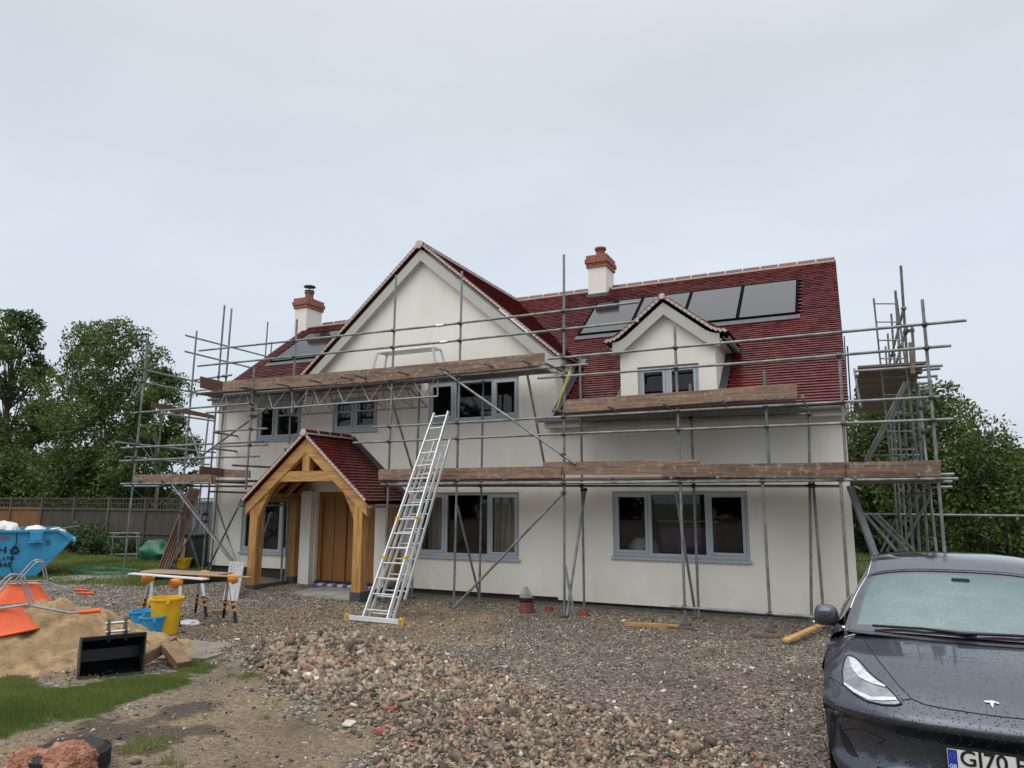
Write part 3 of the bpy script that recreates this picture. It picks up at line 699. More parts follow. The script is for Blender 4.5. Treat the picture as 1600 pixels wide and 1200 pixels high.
MB().box((-5.86, 18.07, 7.50), (0.6, 0.03, 0.22)).box((-5.86, 17.98, 7.45), (0.75, 0.25, 0.02), Matrix.Rotation(math.atan(SM), 3, 'X')).build('lead_flashing', M['lead'], c)
c = chimney(-15.10, -14.64, 16.5, 17.2, 0.2, 7.84, 8.17, True, 'white rendered chimney with brick crown and cowl on the left end')
# small vertical stain / fixing strip, sticker marks left out ; porch ------------------------------------------------
porch = thing('porch', 'open oak framed porch with red tiled gable roof over the front door', 'porch', (-10.45, 12.6, 0.05))
PY = 12.0; PX = -10.47
xl, xr = -11.88, -9.06      # post outer faces
def post(x, y, z0, z1, w=0.22): 
    return MB().box((x, y, (z0+z1)/2), (w, w, z1-z0)).build('post', M['oakz'], porch, bevel=0.012)
for x in (xl+0.0, xr-0.0):
    post(x, PY+0.11, 0.20, 2.0)
    post(x, YF-0.13, 0.26, 2.0, 0.2)
    b = MB(); b.box((x, PY+0.11, 0.10), (0.26, 0.26, 0.22)).build('pad_stone', M['lead'], porch, bevel=0.01)
    MB().box((x, YF-0.16, 0.14), (0.26, 0.26, 0.24)).build('pad_stone', M['lead'], porch, bevel=0.01)
    MB().box((x, (PY+YF)/2, 0.11), (0.10, YF-PY-0.5, 0.16)).build('kerb', M['lead'], porch)
    MB().box((x, (PY+YF)/2+0.1, 2.08), (0.18, YF-PY-0.06, 0.20)).build('wall_plate', M['oaky'], porch, bevel=0.01)
sp = (3.42-2.12)/1.52
def rafter(s):
    a = Vector((PX, PY-0.02, 3.36)); ex = 1.64; b_ = Vector((PX+s*ex, PY-0.02, 3.36-ex*sp))
    d = (b_-a).normalized(); n_ = Vector((-d.z, 0, d.x)); 
    if n_.z > 0: n_ = -n_
    w_ = 0.24
    p = [a, b_, b_+Vector((0, 0, -0.26)), Vector((PX, PY-0.02, 3.36-0.33))]
    return MB().prism(p, (0, 0.14, 0)).build('rafter', M['oakx'], porch, bevel=0.01)
rafter(1); rafter(-1)
zt = 2.62
hw = (3.36-0.3-zt)/sp
MB().prism([(PX-hw-.12, PY+.0, zt+.02), (PX+hw+.12, PY+.0, zt+.02), (PX+hw+.36, PY+.0, zt-.20), (PX-hw-.36, PY+.0, zt-.20)], (0, 0.12, 0)).build('tie_beam', M['oakx'], porch, bevel=0.01)
MB().box((PX, PY+.065, (zt+3.1)/2), (0.20, 0.14, 3.1-zt)).build('king_post', M['oakz'], porch, bevel=0.01)
for s in (1, -1):   # curved braces
    x = xl if s < 0 else xr
    pts = []
    a0 = Vector((x-s*0.11, PY+0.02, 1.62)); a1 = Vector((PX+s*(hw+0.30), PY+0.02, zt-0.19))
    n = 8; up_ = []; lo = []
    for i in range(n+1):
        t = i/n; p = a0.lerp(a1, t); bul = 0.12*math.sin(math.pi*t)
        lo.append(p+Vector((-s*bul*-0.0, 0, bul*0.6)))
    cr = Vector((x-s*0.0, PY+0.02, zt-0.22))
    MB().prism([*lo, Vector((a1.x+s*0.25, PY+.02, zt-0.2)), Vector((x-s*.09, PY+.02, 2.02)), Vector((x-s*.09, PY+.02, 1.62))], (0, 0.10, 0)).build('brace', M['oakx'], porch)
for yy in (12.45, 12.9, 13.3):
    for s in (1, -1):
        MB().bar((PX, yy, 3.28), (PX+s*1.5, yy, 3.28-1.5*sp), 0.05, 0.10).build('common_rafter', M['oakx'], porch)
PRY0, PRY1 = PY-0.10, YF-0.02
for s in (1, -1):
    t = MB(); ex = 1.70
    O = Vector((PX+s*ex, PRY0, 3.44-ex*sp)); 
    tiles(t, O, (0, 1, 0), Vector((-s, 0, sp)), PRY1-PRY0, math.hypot(ex, ex*sp), lambda p: True, kick=0.02)
    t.add([(PX, PRY0+.03, 3.40), (PX+s*ex, PRY0+.03, 3.40-ex*sp), (PX+s*ex, PRY1, 3.40-ex*sp), (PX, PRY1, 3.40)], [(0, 1, 2, 3)])
    o = t.build('roof_slope', M['tile'], porch)
    g = gutter((PX+s*(ex+.06), PRY0, 3.40-ex*sp-0.02), (PX+s*(ex+.06), PRY1, 3.40-ex*sp-0.02), porch)
    strip((PX+s*.1, YF-0.02, 3.53-0.1*sp), (PX+s*(ex+.02), YF-0.02, 3.50-ex*sp), 0.02, Vector((s*sp, 0, 1)), 'lead_flashing', porch, th=0.12)
verge_mortar(PX, 1.66, 3.45, sp, PRY0+0.01, porch)
ridge((PX, PRY0-0.02, 3.50), (PX, PRY1, 3.50), porch, r=0.09, seg=0.38, drop=0.05)
MB().lathe((PX, PRY0-.03, 3.46), [(0.078, 0.0), (0.07, -0.015), (0.0, -0.02)], 18, Matrix.Rotation(R(-90), 3, 'X')).build('ridge_end_cap', M['mortar'], porch)
tag(MB().box((PX, 12.75, 0.03), (2.9, 1.3, 0.10)).build('porch_slab', M['concrete'], loc=(PX, 12.75, 0.0)), kind='structure')
# entrance pier (white)
MB().box((-11.53, YF-0.02, 1.13), (0.30, 0.30, 2.2)).build('entrance_pier', M['wall'], house)
MB().box((-9.42, YF-0.01, 1.13), (0.30, 0.28, 2.2)).build('entrance_pier', M['wall'], house)
# ================================================================ SCAFFOLDING
scaf = thing('scaffolding', 'galvanised tube scaffolding with weathered boards round the whole house', 'scaffolding', (-7.0, 12.25, 0))
YO, YI = 12.25, 13.05
TUBES = []
def T(kind, a, b, m=None, r=0.0242):
    A = at(a) if not isinstance(a, Vector) else a; B = at(b) if not isinstance(b, Vector) else b
    TUBES.append((kind, A, B, m)); MB().tube(A, B, r, 10).build(kind, M[m or 'tube'], scaf, smooth=True)
    return A, B
def foot(a, b, Y, mode='Y', m=None, plate=True, kind='upright_pole', r=0.0242):
    """upright: drawn from its top to the ground"""
    A = at((*a, mode, Y)); B = at((*b, mode, Y)); d = B-A
    if d.z < 0 and B.z < 1.2:
        z = ground_z(B.x, B.y)+0.01; B = B+d*((z-B.z)/d.z)
        if plate:
            bp = MB(); bp.box((B.x, B.y, B.z+0.0), (0.15, 0.15, 0.012)); bp.build('base_plate', M['clamp'], scaf)
    TUBES.append((kind, A, B, m)); MB().tube(A, B, r, 10).build(kind, M[m or 'tube'], scaf, smooth=True)
# --- outer row uprights
foot((619, 430), (600, 935), YO); foot((722, 424), (709, 945), YO); foot((881, 398), (882, 966), YO)
foot((1054, 503), (1071, 978), YO); foot((1312, 730), (1325, 930), YO-0.05)
T('upright_pole', (1194, 577, 'Y', YO+.06), (1202, 738, 'Y', YO+.06), 'tube_green'); foot((1190, 729), (1205, 992), YO)
T('upright_pole', (1311, 553, 'Y', YO), (1323, 745, 'Y', YO)); foot((1441, 468), (1476, 862), YO)
T('upright_pole', (464, 499, 'Y', YO), (456, 645, 'Y', YO)); foot((397.5, 574), (384, 765), YO-0.1)
T('upright_pole', (455, 590, 'Y', YI), (452, 694, 'Y', YI))
foot((351, 477), (316, 892), 13.3, plate=False); foot((362, 482), (329, 892), 13.38)
foot((307.5, 517), (274, 893), 13.35); foot((232, 522), (193, 900), 12.15)
T('upright_pole', (418.5, 503, 'Y', 18.0), (412, 592, 'Y', 18.0)); T('upright_pole', (424.5, 534, 'Y', 19.2), (421, 590, 'Y', 19.2))
foot((326, 650), (300, 890), 14.6); 
# --- inner row uprights
foot((906, 554), (913, 957), YI); foot((1078, 600), (1092, 966), YI); foot((1264, 642), (1268, 972), YI); foot((1270, 745), (1287, 962), YI+.03)
foot((755, 594), (749, 942), YI); foot((656, 602), (643, 938), YI); foot((446, 700), (439, 917), YI); foot((452, 700), (446, 917), YI+0.06)
# --- ledgers along the front
SY = YO-0.05
T('ledger', (311, 548, 'Y', SY), (688, 508.5, 'Y', SY)); T('ledger', (688, 508.5, 'Y', SY), (998, 472, 'Y', SY))
T('ledger', (309, 572, 'Y', SY), (694, 534.5, 'Y', SY)); T('ledger', (694, 534.5, 'Y', SY), (998, 502, 'Y', SY))
T('ledger', (856, 561, 'Y', SY), (1205, 529, 'Y', SY)); T('ledger', (1205, 529, 'Y', SY), (1510, 500.5, 'Y', SY))
T('ledger', (840, 591, 'Y', SY), (1180, 566, 'Y', SY)); T('ledger', (1180, 566, 'Y', SY), (1486, 540, 'Y', SY))
T('ledger', (350, 617, 'Y', SY), (690, 589, 'Y', SY)); T('ledger', (690, 589, 'Y', SY), (919, 569, 'Y', SY))
T('ledger', (583, 667.5, 'Y', SY), (1000, 645, 'Y', SY)); T('ledger', (1000, 645, 'Y', SY), (1469, 620, 'Y', SY))
T('ledger', (552, 692, 'Y', SY), (980, 674, 'Y', SY)); T('ledger', (980, 674, 'Y', SY), (1490, 655, 'Y', SY))
T('ledger', (595, 757, 'Y', SY), (1040, 753.5, 'Y', SY)); T('ledger', (1040, 753.5, 'Y', SY), (1497, 748, 'Y', SY))
T('ledger', (592, 759, 'Y', YI-.05), (1312, 759.5, 'Y', YI-.05))
T('ledger', (910, 660, 'Y', YI-.05), (1266, 647, 'Y', YI-.05)); T('ledger', (560, 601, 'Y', YI-.05), (868, 581, 'Y', YI-.05))
T('ledger', (1046, 947.5, 'Y', SY), (1292, 965.5, 'Y', SY)); T('ledger', (1340, 803, 'Y', 17.5), (1640, 806.5, 'Y', 17.5))
# left cluster
for a, b, Y in [((322, 645), (425, 638.5), SY), ((205, 645.5), (397, 630), SY-.08), ((336, 674), (418, 669.5), SY), ((343, 693.5), (411, 690), YI), ((334, 698), (418, 695), SY),
                ((292, 716), (405, 713), SY+.4), ((189, 700), (331, 693.5), 12.1), ((187, 720.5), (331, 714.5), 12.1), ((304, 594), (362, 586), 13.3), ((304, 611), (351, 606), 13.3), ((189, 756), (327, 755), 12.1),
                ((193, 759.5), (395, 760), 12.75), ((327, 768), (386, 770), YI), ((311, 748), (350, 590+160), 12.2), ((340, 753), (386, 755), 12.5)]:
    T('ledger', (*a, 'Y', Y), (*b, 'Y', Y))
for a, b, X in [((333, 675.5), (412, 688), -14.0), ((333, 701), (412, 710), -14.0), ((180, 691), (337, 707), -16.05), ((196, 714), (327, 726), -16.05), ((237, 633), (327, 649), -15.9), ((250, 645.5), (334, 657.5), -15.3),
                ((208.5, 594.5), (330, 618.5), -16.05), ((211, 575), (335, 602.5), -16.05), ((290, 524), (417, 557), -16.0), ((289, 549), (422, 582), -16.0), ((325, 608), (351, 615.5), -15.2)]:
    T('return_ledger', (*a, 'X', X), (*b, 'X', X))
# --- bracing
def br(a, b, Ya, Yb, m=None): T('brace', (*a, 'Y', Ya), (*b, 'Y', Yb), m)
br((704, 955), (881, 769), YO-.25, YO-.07); br((684, 574), (899, 725), YO-.09, YO-.09); br((714.5, 790), (748, 928), YO+.1, YI); br((610, 618), (644, 732), YO+.1, YI)
br((821, 570), (850, 722), YO+.1, YI); br((915, 763), (885.5, 962), YI, YO); br((883, 884), (899, 970), YO-.06, YO-.1); br((1056, 769), (1087, 962), YO+.1, YI)
br((269, 758), (362, 878), 12.1, 12.3); br((274, 758), (367, 880), 13.2, 13.2); br((378, 780), (323, 892), 12.3, 13.1); br((337.5, 785), (369, 880), 13.1, 12.5); br((322, 798), (264, 890), 13.2, 13.3); br((285, 798), (312, 892), 13.3, 13.9)
br((420, 635), (285, 734), 12.1, 13.2); br((291, 656), (316.5, 728), 13.4, 13.4); br((424, 800), (407, 850), 12.8, 12.9)
# --- right hand return
for a, b, X, m in [((1407.5, 415), (1437, 862), 1.15, None), ((1399, 454), (1427, 862), 1.12, None), ((1392.5, 490), (1418, 862), 1.2, None), ((1387, 521), (1411, 862), 1.2, None), ((1383.5, 541), (1405, 862), 1.2, None),
                   ((1425, 511), (1450, 862), 1.25, None), ((1319, 525), (1338, 862), 0.32, None), ((1324, 541), (1343, 862), 0.32, None), ((1434, 600), (1463, 862), 1.22, None)]:
    foot(a, b, X, 'X')
for a, b, X in [((1412.5, 480), (1388, 575), 1.15), ((1417, 512), (1398, 576), 1.15), ((1449, 625), (1424, 668), 1.25), ((1452, 667), (1426, 700), 1.25), ((1335, 577), (1345, 636), 0.3), ((1330, 757), (1345, 764), 0.3)]:
    T('return_ledger', (*a, 'X', X), (*b, 'X', X))
for (ax, ay, bx_, by, Y) in [(1335, 580, 1473, 571, 12.9), (1420, 579.5, 1469, 576, 13.4), (1425, 591, 1465, 587, 13.9), (1425, 600.5, 1452, 598, 14.6), (1425, 611, 1449, 609, 15.6), (1456, 742, 1491, 741, 12.6), (1440, 753, 1488, 752.5, 12.9), (1440, 761.5, 1488, 761, 13.3), (1405, 776, 1438, 776, 15.2), (1418, 772, 1448, 772, 14.2), (1345, 700+12, 1440, 711, 17)]:
    T('transom', (ax, ay, 'Y', Y), (bx_, by, 'Y', Y))
br((1414, 597), (1352, 720), 12.8, 13.2); br((1419, 597), (1357, 722), 12.9, 13.3)
br((1411, 785), (1377, 862), 15, 15.5); br((1430, 782), (1386, 862), 14, 14.4); br((1454, 775), (1406, 861), 12.8, 13.2)
br((1352, 804), (1401, 862), 13, 13.2); br((1363, 804), (1419, 862), 14, 14.2); br((1371, 804), (1429, 862), 15, 15.2)
MB().bar(onY(1328, 760, 12.7), onY(1372, 880, 12.3), 0.10, 0.05).build('raking_board', M['corr'], scaf)
# --- transoms poking out at the platforms
def poke(px, py, Yf=11.9, Yb=13.25):
    A = onY(px, py, Yf); T('transom', A, Vector((A.x, Yb, A.z)))
for p in [(431, 599), (481, 593), (531, 588), (553, 586), (620, 580), (684, 575), (754, 567.5), (814, 562.5), (850, 567)]: poke(*p, 11.75)
for p in [(866, 640), (947, 634.5), (1034, 629.5), (1126, 624.5), (1224, 619.5), (1254, 619.5)]: poke(*p, 11.7)
for p in [(1048, 746.5), (1121, 745.5), (1211, 745), (1336, 745.5), (1436, 741), (640, 750), (715, 749), (787, 748), (952, 747), (250, 752), (214, 752), (295, 752)]: poke(*p, 12.0)
poke(378, 604, 11.8); poke(372, 605, 11.8); poke(363, 727, 11.7)
# --- lattice beams over the porch
def lattice(a0, a1, b0, b1, Y, n):
    A0, A1, B0, B1 = onY(*a0, Y), onY(*a1, Y), onY(*b0, Y), onY(*b1, Y)
    o = MB().tube(A0, A1, 0.020, 8).tube(B0, B1, 0.020, 8).build('lattice_beam', M['alu_dull'], scaf, smooth=True)
    mb = MB()
    for i in range(n):
        p, q, r_ = A0.lerp(A1, (i+.1)/n), B0.lerp(B1, (i+.5)/n), A0.lerp(A1, (i+.9)/n)
        mb.tube(p, q, 0.013, 6); mb.tube(q, r_, 0.013, 6)
    for t in (0.0, 0.43, 1.0): mb.tube(A0.lerp(A1, t), B0.lerp(B1, t), 0.018, 6)
    mb.build('lacing', M['alu_dull'], o)
lattice((350, 619), (684, 591), (341, 645), (684, 619), YO+.02, 9)
lattice((430, 622), (640, 607), (428, 650), (668, 636), YI-.1, 6)
# --- toe boards and decks
def tboard(a0, a1, b0, b1, Y, m='board', kind='toe_board', d=0.038):
    p = [onY(*b0, Y), onY(*b1, Y), onY(*a1, Y), onY(*a0, Y)]
    return MB().prism(p, (0, d, 0)).build(kind, M[m], scaf, bevel=0.004)
YT = YO-0.12+0.02
tboard((348, 596), (572, 577), (348, 612), (572, 597.5), YT); tboard((572.5, 577), (850, 551), (572.5, 597.5), (850, 570.5), YT+0.0)
tboard((882, 625), (1245, 599), (882, 645), (1245, 620), YT)
tboard((591, 733.5), (877, 728), (591, 750), (877, 747), YT); tboard((848, 722), (1093, 718), (848, 742), (1093, 741), YT+.045); tboard((1034, 726), (1320, 722), (1034, 745.5), (1320, 747), YT)
tboard((1320, 722.5), (1470, 719), (1320, 747), (1470, 744.5), YT+.04)
tboard((208, 741.5), (330, 741.5), (208, 755), (330, 756.5), 12.1)
tboard((208+60, 742), (335, 742.5), (208+60, 756), (335, 757), 12.15)
A = onX(312, 588, -14.0)
def xboard(a0, a1, b0, b1, X, m='boardY', kind='toe_board'):
    p = [onX(*b0, X), onX(*b1, X), onX(*a1, X), onX(*a0, X)]
    return MB().prism(p, (0.038, 0, 0)).build(kind, M[m], scaf, bevel=0.004)
xboard((312, 588), (350, 597), (312, 606), (350, 613), -13.8); xboard((311, 728), (352, 733), (311, 743), (352, 746), -13.9); xboard((236, 628), (334, 649), (236, 637), (334, 655), -15.4)
tboard((350, 733), (390, 735), (350, 745), (390, 747), 12.6)
def deck(xa, xb, z, y0=12.2, y1=13.15, n=4, kind='deck_board'):
    w_ = (y1-y0)/n
    for i in range(n):
        L_ = xb-xa; k = max(1, round(L_/3.9))
        for j in range(k):
            u0 = xa+L_*j/k; u1 = xa+L_*(j+1)/k-0.01
            MB().box(((u0+u1)/2, y0+w_*(i+.5), z+random.uniform(0, .006)), (u1-u0, w_-.012, 0.038)).build(kind, M['deck'], scaf)
zt1 = onY(600, 597, SY).z; deck(-14.2, -5.2, onY(600, 596, 12.2).z+0.08)
deck(onY(882, 640, 12.2).x, onY(1245, 620, 12.2).x, onY(1060, 641, 12.2).z+0.07)
deck(onY(592, 750, 12.2).x, onY(1320, 750, 12.2).x, onY(1060, 753.5, 12.2).z+0.075)
deck(-15.9, -12.4, onY(270, 757, 12.2).z+0.07, 12.2, 13.1)
# right hand return decks: boards lying across
zd = onY(1370, 577, 13.0).z+0.03; y = 13.0; yend = onZ(1335, 645, zd).y
while y < yend: MB().box((0.80, y+.11, zd+.03), (1.0+random.uniform(-.06, .06), 0.222, 0.038)).build('deck_board', M['deck'], scaf); y += 0.23
zd2 = onY(1370, 757, 12.4).z+0.06; y = 12.4
while y < 16: MB().box((0.75, y+.11, zd2+.03), (1.25, 0.222, 0.038)).build('deck_board', M['deck'], scaf); y += 0.23
MB().box((1.08, 12.75, onY(1418, 560, 12.75).z), (0.06, 0.10, 0.5)).build('end_board', M['board'], scaf)
# --- couplers where tubes cross
def seg_near(a, b, c, d):
    u = b-a; v = d-c; w0 = a-c; A_ = u.dot(u); B_ = u.dot(v); C_ = v.dot(v); D_ = u.dot(w0); E_ = v.dot(w0); den = A_*C_-B_*B_
    if den < 1e-6: return None
    s = (B_*E_-C_*D_)/den; t = (A_*E_-B_*D_)/den
    if not (0.0 <= s <= 1 and 0.0 <= t <= 1): return None
    return a+u*s, c+v*t
cnt = 0
for i, (k1, a, b, _) in enumerate(TUBES):
    if k1 != 'upright_pole': continue
    for (k2, c, d_, _) in TUBES:
        if k2 not in ('ledger', 'brace', 'return_ledger'): continue
        r_ = seg_near(a, b, c, d_)
        if r_ and (r_[0]-r_[1]).length < 0.16 and cnt < 98:
            p, q = r_; cnt += 1; mb = MB()
            mb.tube(p-Vector((0, 0, .03)), p+Vector((0, 0, .03)), 0.036, 8); dd = (d_-c).normalized(); mb.tube(q-dd*.03, q+dd*.03, 0.036, 8)
            mb.tube(q+Vector((-.05, -.02, 0)), q+Vector((.05, -.02, .0)), .010, 6); mb.bar(p, q+Vector((0, 0.001, 0)), 0.05, 0.05)
            mb.build('coupler', M['clamp'], scaf)
for p in [(688, 508.5), (694, 534.5)]:
    q = onY(*p, SY); MB().tube(q-Vector((.09, 0, 0)), q+Vector((.09, 0, 0)), 0.032, 8).build('sleeve', M['alu'], scaf)
# yellow green strap hanging by the upper platform corner
o = MB().path([onY(893, 570, 12.3), onY(888, 590, 12.2), onY(878, 615, 12.2), onY(870, 640, 12.25)], [0.02, 0.03, 0.018, 0.015], 6).build('hi_vis_strap', mat('hi_vis', (0.55, 0.55, 0.10), 0.6, 0, 0.3, 6)); tag(o, 'yellow green strap hanging from the scaffold corner beside the gable', 'strap')
# ================================================================ LADDERS
def ladder(name, a0, a1, b0, b1, n, label, m='alu', rs=0.03, rung=0.014, parts=None):
    """a: left stile bottom->top, b: right stile bottom->top"""
    base = (a0+b0)/2; t = thing(name, label, 'ladder', base)
    for p, q in ((a0, a1), (b0, b1)): MB().bar(p, q, 0.026, 0.065, (b0-a0).normalized().cross((a1-a0).normalized())).build('stile', M[m], t)
    for i in range(n):
        f = (i+.7)/n; MB().tube(a0.lerp(a1, f), b0.lerp(b1, f), rung, 8).build('rung', M[m], t, smooth=True)
    return t
la0, lb0 = onG(566, 970), onG(604, 974)
la1, lb1 = onY(679, 646, 12.1), onY(701, 643, 12.12)
lt = ladder('extension_ladder', la0, la1, lb0, lb1, 15, 'aluminium extension ladder leaning on the scaffold beside the porch')
off = Vector((0.0, 0.075, -0.01))
fa0, fb0 = la0.lerp(la1, .02)+off+Vector((.04, 0, 0)), lb0.lerp(lb1, .02)+off+Vector((.04, 0, 0))
# second and third sections behind
for k, (f0, f1) in enumerate(((0.0, 0.78), (0.1, 0.86))):
    o_ = Vector((0.05*(k+1), 0.09*(k+1), -0.02*(k+1)))
    for p, q in ((la0, la1), (lb0, lb1)): MB().bar(p.lerp(q, f0)+o_, p.lerp(q, f1)+o_, 0.024, 0.05, (lb0-la0).normalized().cross((la1-la0).normalized())).build('section_stile', M['alu'], lt)
    for i in range(11):
        f = f0+(f1-f0)*(i+.5)/11; MB().tube(la0.lerp(la1, f)+o_, lb0.lerp(lb1, f)+o_, 0.013, 6).build('section_rung', M['alu'], lt)
sa, sb = onG(541, 969), onG(629, 977); sa.z += .05; sb.z += .05
MB().bar(sa, sb, 0.05, 0.07).build('stabiliser_bar', M['white'], lt)
for p, q in ((sa, sb), (sb, sa)):
    MB().bar(p-(q-p).normalized()*.02, p+(q-p).normalized()*.07, 0.05, 0.10).build('end_cap', M['yellow'], lt)
for f, s in ((.27, 0), (.45, 1), (.45, 0), (.27, 1)):
    p = (la0.lerp(la1, f) if s == 0 else lb0.lerp(lb1, f)); MB().box(p, (0.06, 0.09, 0.06)).build('stile_cap', M['yellow'], lt)
# access ladder on the right return
ladder('access_ladder', onY(1392, 722, 13.6), onY(1365, 466, 13.0), onY(1435, 722, 13.6), onY(1401, 466, 13.0), 9, 'slim steel ladder climbing the right hand scaffold return', 'tube', rung=0.012)
# hop-up platform on the top deck before the gable
hp = thing('hop_up', 'folding aluminium hop up standing on the top deck before the gable', 'work platform', onY(630, 575, 12.7))
A, B = onY(588, 549, 12.55), onY(676, 543, 12.55); zz = (A.z+B.z)/2; A.z = B.z = zz
MB().box(((A.x+B.x)/2, 12.75, zz), (B.x-A.x, 0.36, 0.045)).build('platform', M['alu'], hp, bevel=.01)
zb = zt1+.06
for x, s in ((A.x, -1), (B.x, 1)):
    for y in (12.58, 12.92): MB().bar((x-s*.02, y, zz), (x+s*.16, y+(-.06 if y < 12.7 else .06), zb), 0.03, 0.045).build('leg', M['alu'], hp)
    MB().bar((x+s*.07, 12.55, (zz+zb)/2), (x+s*.07, 12.95, (zz+zb)/2), 0.02, 0.03).build('cross_bar', M['alu'], hp)
# ================================================================ GROUND
def poly_world(pts): return [(onG(*p).x, onG(*p).y) for p in pts]
def sdist(x, y, poly):
    ins = False; dm = 1e9; n = len(poly)
    for i in range(n):
        x1, y1 = poly[i]; x2, y2 = poly[(i+1) % n]
        if (y1 > y) != (y2 > y) and x < (x2-x1)*(y-y1)/(y2-y1)+x1: ins = not ins
        dx, dy = x2-x1, y2-y1; t = max(0, min(1, ((x-x1)*dx+(y-y1)*dy)/(dx*dx+dy*dy+1e-9)))
        dm = min(dm, math.hypot(x-x1-dx*t, y-y1-dy*t))
    return dm if ins else -dm
PG = poly_world([(-160, 1056), (-60, 1060), (60, 1062), (110, 1066), (225, 1056), (300, 1030), (340, 1046), (250, 1082), (190, 1105), (130, 1130), (60, 1148), (-60, 1160), (-200, 1180)])
PD = poly_world([(-200, 1120), (0, 1125), (160, 1100), (240, 1080), (330, 1045), (400, 1030), (430, 1060), (520, 1110), (590, 1150), (560, 1210), (500, 1300), (-300, 1320)])
PM = poly_world([(60, 1160), (160, 1115), (260, 1110), (330, 1130), (250, 1160), (150, 1185)])
PS = poly_world([(60, 1050), (240, 1030), (250, 1062), (120, 1076), (30, 1076)])
PT = poly_world([(250, 985), (420, 950), (640, 945), (780, 960), (760, 1000), (640, 1010), (520, 985), (420, 1020), (380, 1000), (300, 1000)])
PR = poly_world([(760, 1060), (900, 1040), (1080, 1030), (1290, 1060), (1290, 1230), (800, 1250), (700, 1120)])
PRUB = poly_world([(400, 1035), (455, 1000), (520, 984), (600, 998), (700, 1030), (800, 1065), (930, 1110), (1100, 1150), (1280, 1215), (1280, 1300), (700, 1300), (600, 1195), (600, 1140), (520, 1110), (440, 1075)])
LAWN = [(-60, 8.0), (-19.5, 8.55), (-16.3, 9.6), (-13.6, 10.9), (-13.0, 13.0), (-14.8, 14.5), (-14.8, 90), (-60, 90)]
LAWN2 = [(0.9, 17.5), (60, 17.5), (60, 90), (-0.2, 90), (-0.2, 17.5)]
def axis(segs):
    out = []
    for a, b, st in segs:
        n = max(1, int(round((b-a)/st))); out += [a+(b-a)*i/n for i in range(n)]
    return out+[segs[-1][1]]
xs = axis([(-300, -60, 40), (-60, -24, 3), (-24, -13, 0.25), (-13, 1.5, 0.07), (1.5, 8, 0.5), (8, 60, 6), (60, 300, 40)])
ys = axis([(-120, -20, 20), (-20, 1.5, 1.5), (1.5, 9, 0.07), (9, 14, 0.10), (14, 24, 0.5), (24, 60, 4), (60, 500, 60)])
V = []; Z = []
for y in ys:
    for x in xs:
        V.append((x, y, ground_z(x, y)))
nx = len(xs); Fc = [(j*nx+i, j*nx+i+1, (j+1)*nx+i+1, (j+1)*nx+i) for j in range(len(ys)-1) for i in range(nx-1)]
def zones(x, y):
    n = 0.42*noise.noise(Vector((x*2.2, y*2.2, 2)))+0.22*noise.noise(Vector((x*9, y*9, 4)))
    g = max(sm((sdist(x, y, PG)+n)/0.18+0.5), sm((sdist(x, y, LAWN)+n*.6)/0.25+0.5), sm((sdist(x, y, LAWN2)+n)/0.5+0.5))
    d = sm((sdist(x, y, PD)+n*2)/0.6+0.5); mud = sm((sdist(x, y, PM)+n*2)/0.4+0.5)
    t = max(sm((sdist(x, y, PT)+n*2.5)/1.0+0.5), sm((sdist(x, y, PS)+n)/.2+.5)); r_ = sm((sdist(x, y, PR)+n*3)/1.2+0.5)
    if y < 1.4 and x > -9: g = g*0
    return g, d, mud, t, r_
me = bpy.data.meshes.new('ground'); me.from_pydata(V, [], Fc); me.update()
ca = me.color_attributes.new('zone', 'FLOAT_COLOR', 'POINT'); cb = me.color_attributes.new('zone2', 'FLOAT_COLOR', 'POINT')
A1 = np.ones((len(V), 4), np.float32); A2 = np.ones((len(V), 4), np.float32)
for i, (x, y, z) in enumerate(V):
    if x < -60 or x > 60 or y > 90 or y < -20: A1[i, :3] = (1, 0, 0); A2[i, :3] = 0; continue
    g, d, mu, t, r_ = zones(x, y); A1[i, :3] = (g, d, mu); A2[i, :3] = (t, r_, 0)
ca.data.foreach_set('color', A1.ravel()); cb.data.foreach_set('color', A2.ravel())
m, nt, b = newmat('yard_ground')
tc = N(nt, 'ShaderNodeTexCoord'); z1 = N(nt, 'ShaderNodeVertexColor', layer_name='zone'); z2 = N(nt, 'ShaderNodeVertexColor', layer_name='zone2')
s1 = N(nt, 'ShaderNodeSeparateColor'); s2 = N(nt, 'ShaderNodeSeparateColor'); L(nt, z1.outputs[0], s1.inputs[0]); L(nt, z2.outputs[0], s2.inputs[0])
vo = N(nt, 'ShaderNodeTexVoronoi'); vo.inputs['Scale'].default_value = 42; L(nt, tc.outputs['Object'], vo.inputs['Vector'])
vo2 = N(nt, 'ShaderNodeTexVoronoi'); vo2.inputs['Scale'].default_value = 95; L(nt, tc.outputs['Object'], vo2.inputs['Vector'])
sc_ = N(nt, 'ShaderNodeSeparateColor'); L(nt, vo.outputs['Color'], sc_.inputs[0])
big = N(nt, 'ShaderNodeTexNoise'); big.inputs['Scale'].default_value = 0.9; big.inputs['Detail'].default_value = 8; big.inputs['Roughness'].default_value = 0.7; L(nt, tc.outputs['Object'], big.inputs['Vector'])
fine = N(nt, 'ShaderNodeTexNoise'); fine.inputs['Scale'].default_value = 22; fine.inputs['Detail'].default_value = 8; fine.inputs['Roughness'].default_value = 0.75; L(nt, tc.outputs['Object'], fine.inputs['Vector'])
grav = ramp(nt, [(0.0, (0.03, 0.025, 0.02)), (0.3, (0.125, 0.105, 0.08)), (0.6, (0.235, 0.195, 0.15)), (0.85, (0.39, 0.33, 0.255)), (1.0, (0.75, 0.69, 0.60))]); L(nt, sc_.outputs[0], grav.inputs[0])
